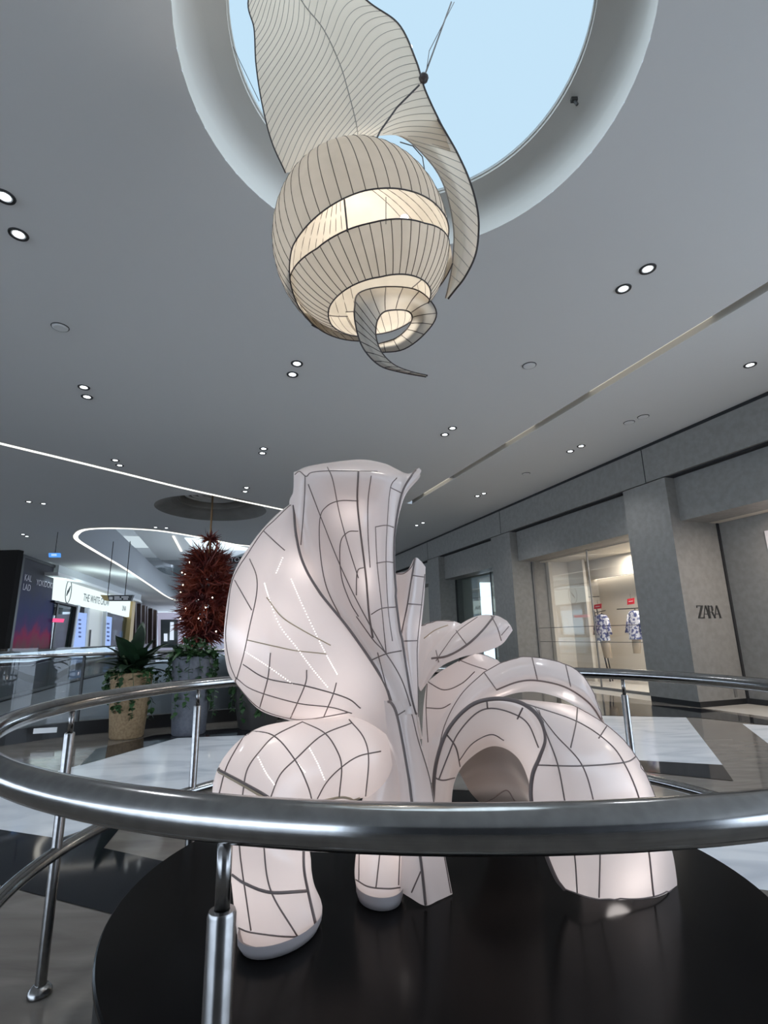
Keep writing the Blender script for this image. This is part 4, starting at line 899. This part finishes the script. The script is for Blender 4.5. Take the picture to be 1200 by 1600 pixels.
# ---- G3: arch behind
T3 = [(668,1225,2.62),(672,1165,2.58),(696,1112,2.54),(728,1072,2.50),(756,1050,2.48),(795,1031,2.47),(831,1026,2.47),(882,1037,2.47),(911,1056,2.48),(930,1088,2.50),(944,1128,2.55)]
M3 = [(678,1222,2.56),(686,1166,2.51),(710,1116,2.46),(741,1080,2.42),(768,1062,2.40),(804,1047,2.39),(836,1043,2.39),(882,1054,2.40),(915,1075,2.42),(934,1105,2.47),(946,1136,2.54)]
L3 = [(685,1222,2.56),(695,1170,2.52),(722,1122,2.47),(752,1090,2.44),(776,1076,2.42),(808,1064,2.41),(840,1062,2.41),(883,1072,2.42),(920,1096,2.45),(942,1127,2.50),(950,1145,2.56)]
U3 = [(690,1222,2.72),(700,1172,2.72),(728,1128,2.72),(758,1100,2.72),(782,1090,2.72),(812,1082,2.72),(842,1082,2.72),(880,1093,2.72),(915,1115,2.72),(940,1142,2.72),(950,1160,2.72)]
G3 = np.array([ctrl([c])[0] for c in (T3, M3, L3, U3)]).transpose(1, 0, 2)
petal_mesh('rear_arch', [tens(G3, 70, 24)], [k3([(375,457),(290,540),(230,650),(200,770)]), k3([(555,400),(575,484)]), k3([(680,424),(700,510)]), k3([(375,457),(420,520)]), dict(p=k3([(420,522),(500,492),(575,487),(680,512),(770,572),(820,642)]), r=.006), k3([(375,457),(470,408),(555,400),(680,424),(742,465),(798,560),(818,632)])])
# ---- G2: petal between stem and rear arch
G2 = ctrl([[(667,1066,2.80),(690,1048,2.74),(720,1031,2.72),(746,1021,2.74),(777,1031,2.78)],
           [(662,1100,2.74),(690,1082,2.66),(722,1060,2.62),(752,1044,2.62),(790,1045,2.64)],
           [(660,1140,2.70),(685,1122,2.62),(710,1098,2.58),(740,1075,2.56),(790,1060,2.58)],
           [(658,1210,2.64),(676,1190,2.60),(696,1150,2.58),(730,1110,2.58),(790,1080,2.60)]])
petal('inner_petal', [G2], [k3([(162,492),(225,523),(290,500),(340,455)]), k3([(158,590),(215,592),(250,575)]), k3([(285,412),(330,430),(385,448)]), k3([(162,500),(158,600),(165,720)]), k3([(280,410),(345,387),(415,405)])], back=[(0, (.2, 0))], nu=30, nv=26)
# ---- G1: tongue petals at the back
G1 = ctrl([[(654,1072,2.72),(656,1078,2.66),(658,1080,2.64)],
           [(662,1040,2.76),(674,1045,2.64),(686,1044,2.66)],
           [(674,1016,2.78),(696,1022,2.62),(718,1028,2.66)],
           [(700,990,2.80),(722,1005,2.60),(742,1022,2.66)],
           [(728,970,2.80),(752,992,2.58),(765,1016,2.66)],
           [(752,961,2.80),(776,980,2.60),(785,1006,2.68)],
           [(776,962,2.80),(788,974,2.66),(796,992,2.72)],
           [(792,970,2.80),(798,978,2.76),(801,985,2.78)]])
petal('tongue_petal', [G1], [dict(p=k3([(180,405),(240,395),(310,355),(370,300),(412,247)]), r=.006), k3([(195,415),(225,370),(275,305),(350,250)]), k3([(270,300),(292,330),(312,356)]), k3([(402,245),(425,290),(440,338)]), k3([(440,318),(468,285)]), k3([(195,375),(205,420)])], back=[(0, (.15, 0))], nu=36, nv=20)
G1b = ctrl([[(655,978,2.95),(682,970,2.92),(706,970,2.92),(726,977,2.95)],
            [(654,1000,2.90),(676,992,2.84),(700,988,2.84),(722,990,2.88)],
            [(653,1040,2.86),(666,1030,2.80),(684,1018,2.80),(708,1006,2.84)],
            [(653,1075,2.84),(658,1062,2.80),(668,1048,2.80),(690,1030,2.82)]])
petal('rear_tongue_petal', [G1b], [k3([(140,275),(200,264),(262,266)]), dict(p=k3([(150,330),(190,300),(240,280)]), m='ribl', r=.003)], back=[(0, (.15, 0))], nu=20, nv=20)
# clear foot studs and bolts under the right foot
mb = MB()
for x, y in ((905,1372),(985,1385),(1020,1366)):
    p = PZ(x, y, PH); mb.cyl((p[0],p[1],PH), (p[0],p[1],PH+.05), .007, 10)
mb.build('foot_stud', M['steel'], LS)
# lamps inside
for x, y, Y, e in ((430,990,2.40,1.6),(470,900,2.45,1.1),(520,1075,2.40,1.2),(540,800,2.76,1.2),(580,920,2.66,.9),(430,1200,2.24,1.3),(540,1180,2.34,.9),(410,1360,2.12,1.2),(600,1320,2.35,.7),
                   (640,1300,2.27,.3),(950,1240,2.30,1.5),(960,1350,2.32,1.6),(880,1140,2.40,1.0),(780,1072,2.60,.9),(890,1085,2.62,.7),(720,1100,2.78,.8),(748,995,2.80,.7),(690,1000,2.98,.5),(645,980,2.43,.25)):
    l = plight('lantern_lamp', PY(x, y, Y), e*.55, .05, (1,.92,.88)); l.parent = LS; l.matrix_parent_inverse = LS.matrix_world.inverted()

# ================================================================== HANGING SHELL LANTERN
BC = PY(566, 384, 2.56); BR = .515; BKZ = 1.07
HL = thing('hanging_shell_lantern', 'large ribbed fabric lantern shaped like a spiral shell hanging below the round skylight', 'lantern', BC)
tl = math.radians(13); AXu = np.array([-math.sin(tl), 0, math.cos(tl)]); AXx = np.array([math.cos(tl), 0, math.sin(tl)]); AXy = np.array([0,1,0.])
fw = math.radians(0)
def bp(phi, lam, r=1.0):
    p, l = math.radians(phi), math.radians(lam)
    return BC+BR*r*(math.cos(l)*math.cos(p)*AXx+math.cos(l)*math.sin(p)*AXy+BKZ*math.sin(l)*AXu)
def itp(tab, x): return float(np.interp(x, [t[0] for t in tab], [t[1] for t in tab]))
ribcount = [0]
def band(name, ph0, ph1, top, bot, rad, step, ribs=True, edge=True, n=100):
    P = np.array([[bp(ph, itp(top, ph)+(itp(bot, ph)-itp(top, ph))*s, itp(rad, ph)) for s in np.linspace(0, 1, 14)] for ph in np.linspace(ph0, ph1, n)])
    o = MB().grid(P).build(name, M['shell'], HL, True, fix=False)
    if edge:
        MB().tube(P[:, 0], .004, 6).build('edge_wire', M['edge'], o, True); MB().tube(P[:, -1], .004, 6).build('edge_wire', M['edge'], o, True)
    if ribs:
        for ph in np.arange(ph0+step/2, ph1, step):
            MB().tube([bp(ph, itp(top, ph)+(itp(bot, ph)-itp(top, ph))*s, itp(rad, ph)*1.001) for s in np.linspace(0, 1, 12)], .0021, 5).build('rib', M['vein'], o, True); ribcount[0] += 1
    return o
band('upper_band', 95, 395, [(95,85),(150,70),(180,54),(270,50),(340,48),(395,75)], [(95,-42),(150,-38),(185,-27),(215,-17),(270,-13),(330,-12),(360,-8),(395,0)], [(95,1.03),(200,1.0),(395,.98)], 7.2)
band('lower_band', 100, 470, [(100,-15),(165,-18),(195,-21),(230,-28),(270,-29),(310,-27),(345,-20),(370,-12),(400,-8),(470,-12)], [(100,-60),(165,-53),(200,-53),(270,-56),(340,-54),(400,-54),(440,-62),(470,-60)], [(100,.93),(165,.955),(270,.985),(345,.985),(400,.95),(470,.915)], 7.2)
# curling tail in the opening
tl_px = [((590,538),(588,551)), ((618,529),(630,546)), ((637,513),(665,520)), ((644,495),(682,488)), ((634,485),(655,455)), ((603,486),(605,448)), ((590,500),(562,457)), ((587,522),(554,481)), ((591,540),(556,510)), ((600,556),(567,543)), ((617,571),(592,570)), ((642,581),(625,581)), ((668,587),(666,588.5))]
tY = [2.80,2.78,2.73,2.66,2.58,2.50,2.42,2.36,2.33,2.31,2.29,2.28,2.27]
TG = np.array([[PY(a[0], a[1], Y+.05), PY((a[0]+b[0])/2-1, (a[1]+b[1])/2-1, Y-.035), PY(b[0], b[1], Y)] for (a, b), Y in zip(tl_px, tY)])
P = tens(TG, 70, 10); o = MB().grid(P).build('curled_tail', M['shell'], HL, True, fix=False)
MB().tube(P[:, 0], .005, 6).build('edge_wire', M['edge'], o, True); MB().tube(P[:, -1], .0045, 6).build('edge_wire', M['edge'], o, True)
for i in range(2, 68, 3): MB().tube(P[i], .0025, 5).build('rib', M['vein'], o, True)
# leaf
LG = ctrl([[(412,-75,2.20),(425,-80,2.18),(440,-85,2.17),(470,-80,2.19),(510,-65,2.22)],
 [(388,0,2.27),(425,-2,2.25),(468,-5,2.22),(520,-5,2.24),(572,0,2.28)],
 [(397,45,2.31),(447,48,2.28),(505,45,2.25),(562,40,2.27),(623,38,2.31)],
 [(400,100,2.36),(462,103,2.32),(531,100,2.29),(592,95,2.31),(650,95,2.35)],
 [(409,160,2.41),(473,160,2.37),(546,150,2.34),(605,145,2.36),(664,140,2.40)],
 [(424,220,2.46),(485,215,2.42),(557,195,2.39),(617,182,2.42),(688,192,2.46)],
 [(446,270,2.50),(505,262,2.48),(560,222,2.46),(625,212,2.48),(714,240,2.52)]])
P = tens(LG, 60, 40); o = MB().grid(P).build('leaf', M['leaf'], HL, True, fix=False)
MB().tube(teval(LG, [(t, 0) for t in np.linspace(0, 6, 50)]), .0045, 6).build('edge_wire', M['edge'], o, True)
MB().tube(teval(LG, [(t, 4) for t in np.linspace(0, 6, 50)]), .006, 6).build('edge_wire', M['edge'], o, True)
MB().tube(teval(LG, [(t, 2) for t in np.linspace(0, 6, 50)]), .003, 6).build('midrib', mat('pale_midrib', (.3,.27,.23), .7), o, True)
mvn = mat('leaf_vein', (.33,.29,.25), .7)
for k in range(38):
    v = -2.6+k*.225
    uv = [(v+t*2.7, 2-2*t) for t in np.linspace(0, 1, 22) if 0 <= v+t*2.7 <= 6.0]
    if len(uv) > 4: MB().tube(teval(LG, uv), .0016, 5).build('vein', mvn, o, True)
for k in range(32):
    v = .2+k*.235
    uv = [(v-1.35*math.sin(t*PI/2), 2+2*t) for t in np.linspace(0, 1, 20) if 0 <= v-1.35*math.sin(t*PI/2) <= 6]
    if len(uv) > 4: MB().tube(teval(LG, uv), .0016, 5).build('vein', mvn, o, True)
# ribbon from the leaf round the right side
rbn = [((575,212),(684,186),2.47),((605,208),(697,208),2.49),((632,216),(715,240),2.51),((660,240),(733,280),2.53),((685,272),(745,322),2.56),((700,310),(748,358),2.60),((709,360),(743,398),2.65),((707,410),(727,432),2.71),((700,450),(711,453),2.76),((696,466),(700,467),2.80)]
RG = np.array([[PY(*a, Y), PY((a[0]+b[0])/2, (a[1]+b[1])/2, Y+.07), PY(*b, Y-.02)] for a, b, Y in rbn])
P = tens(RG, 60, 12); o = MB().grid(P).build('side_ribbon', M['leaf'], HL, True, fix=False)
MB().tube(P[:, -1], .006, 6).build('edge_wire', M['edge'], o, True); MB().tube(P[:, 0], .004, 6).build('edge_wire', mvn, o, True)
for t in np.arange(.3, 7.6, .42): MB().tube(teval(RG, [(t, s) for s in np.linspace(0, 2, 8)]), .002, 5).build('vein', mat('ribbon_vein', (.42,.38,.34), .7) if t < .5 else bpy.data.materials['ribbon_vein'], o, True)
# ribbon continues behind the ball to the left
band('rear_band', 10, 150, [(10,80),(80,85),(150,70)], [(10,-18),(80,-24),(150,-30)], [(10,1.06),(80,1.05),(150,1.03)], 8, ribs=False)
# wires
Hk = PY(662,122,2.37)
MB().tube([Hk, PY(705,0,2.6)*[1,1,0]+[0,0,H+.37]], .005, 6).build('suspension_wire', M['edge'], HL)
MB().tube([Hk+[.01,0,0], Hk+[.05,.06,.3], PY(705,0,2.6)*[1,1,0]+[.02,0,H+.37]], .0025, 6).build('suspension_wire', M['edge'], HL)
MB().tube([PY(405,158,2.41), PY(364,73,2.41)], .002, 5).build('suspension_wire', M['edge'], HL)
MB().lathe([(.003,-.03),(.025,-.015),(.03,0),(.025,.015),(.003,.03)], Hk, 10).build('clamp', M['edge'], HL)
MB().tube([PY(655,133,2.36), PY(620,168,2.34), PY(594,205,2.30), PY(586,222,2.24)], .005, 6).build('suspension_wire', M['edge'], HL)
MB().tube([PY(538,312,2.10), PY(543,362,2.10)], .005, 6).build('tie_wire', M['edge'], HL)
MB().tube([PY(603,308,2.10), PY(603,350,2.10)], .002, 6).build('tie_wire', M['edge'], HL)
MB().tube([PY(x, y, 2.3) for x, y in ((625,222),(645,228),(660,245),(664,270))], .003, 6).build('tie_wire', M['edge'], HL)
MB().lathe([(.003,-.02),(.02,-.01),(.022,.01),(.003,.02)], PY(632,342,2.3), 12).build('lamp', M['led'], HL)
for dx, dy, dz, e in ((0,0,0,7.5),(.1,.05,-.25,4.0),(-.05,.1,.3,4.5)):
    l = plight('shell_lamp', BC+[dx,dy,dz], e, .08, (1,.95,.87)); l.parent = HL; l.matrix_parent_inverse = HL.matrix_world.inverted()

# ================================================================== LIGHT
w = bpy.data.worlds.new('World'); bpy.context.scene.world = w; w.use_nodes = True
bg = w.node_tree.nodes['Background']; bg.inputs[0].default_value = (.68,.82,1,1); bg.inputs[1].default_value = 3.9
l = bpy.data.lights.new('skylight', 'AREA'); l.shape = 'DISK'; l.size = 2.5; l.energy = 22; l.color = (.82,.93,1)
o = bpy.data.objects.new('skylight', l); C.objects.link(o); o.location = (OC[0], OC[1], H+.37)
for nm, q, e in (('entrance_light', W(-2.0,.8,3.45), 42), ('entrance_light', W(-3.8,.85,3.45), 40)):
    l = bpy.data.lights.new(nm, 'AREA'); l.size = .7; l.energy = e; l.color = (1,.9,.8)
    o = bpy.data.objects.new(nm, l); C.objects.link(o); o.location = [float(v) for v in q]
q = FW(150,918,1.2); l = bpy.data.lights.new('sign_glow', 'AREA'); l.shape = 'RECTANGLE'; l.size = 16; l.size_y = .4; l.energy = 80; l.color = (.8,1,1)
o = bpy.data.objects.new('sign_glow', l); C.objects.link(o); o.location = (float(q[0]), float(q[1]), 4.3); o.rotation_euler = (PI, 0, -math.atan2(fd[1], fd[0]))
l = bpy.data.lights.new('shop_display_light', 'AREA'); l.shape = 'RECTANGLE'; l.size = 2; l.size_y = .5; l.energy = 105; l.color = (1,.93,.84)
o = bpy.data.objects.new('shop_display_light', l); C.objects.link(o); o.location = [float(v) for v in W(2.6,1.8,3.45)]; o.rotation_euler = (0,0,math.atan2(WD[1],WD[0]))
vs = bpy.context.scene.view_settings; vs.view_transform = 'Standard'; vs.look = 'None'; vs.gamma = 1; vs.use_curve_mapping = False; vs.exposure = .3
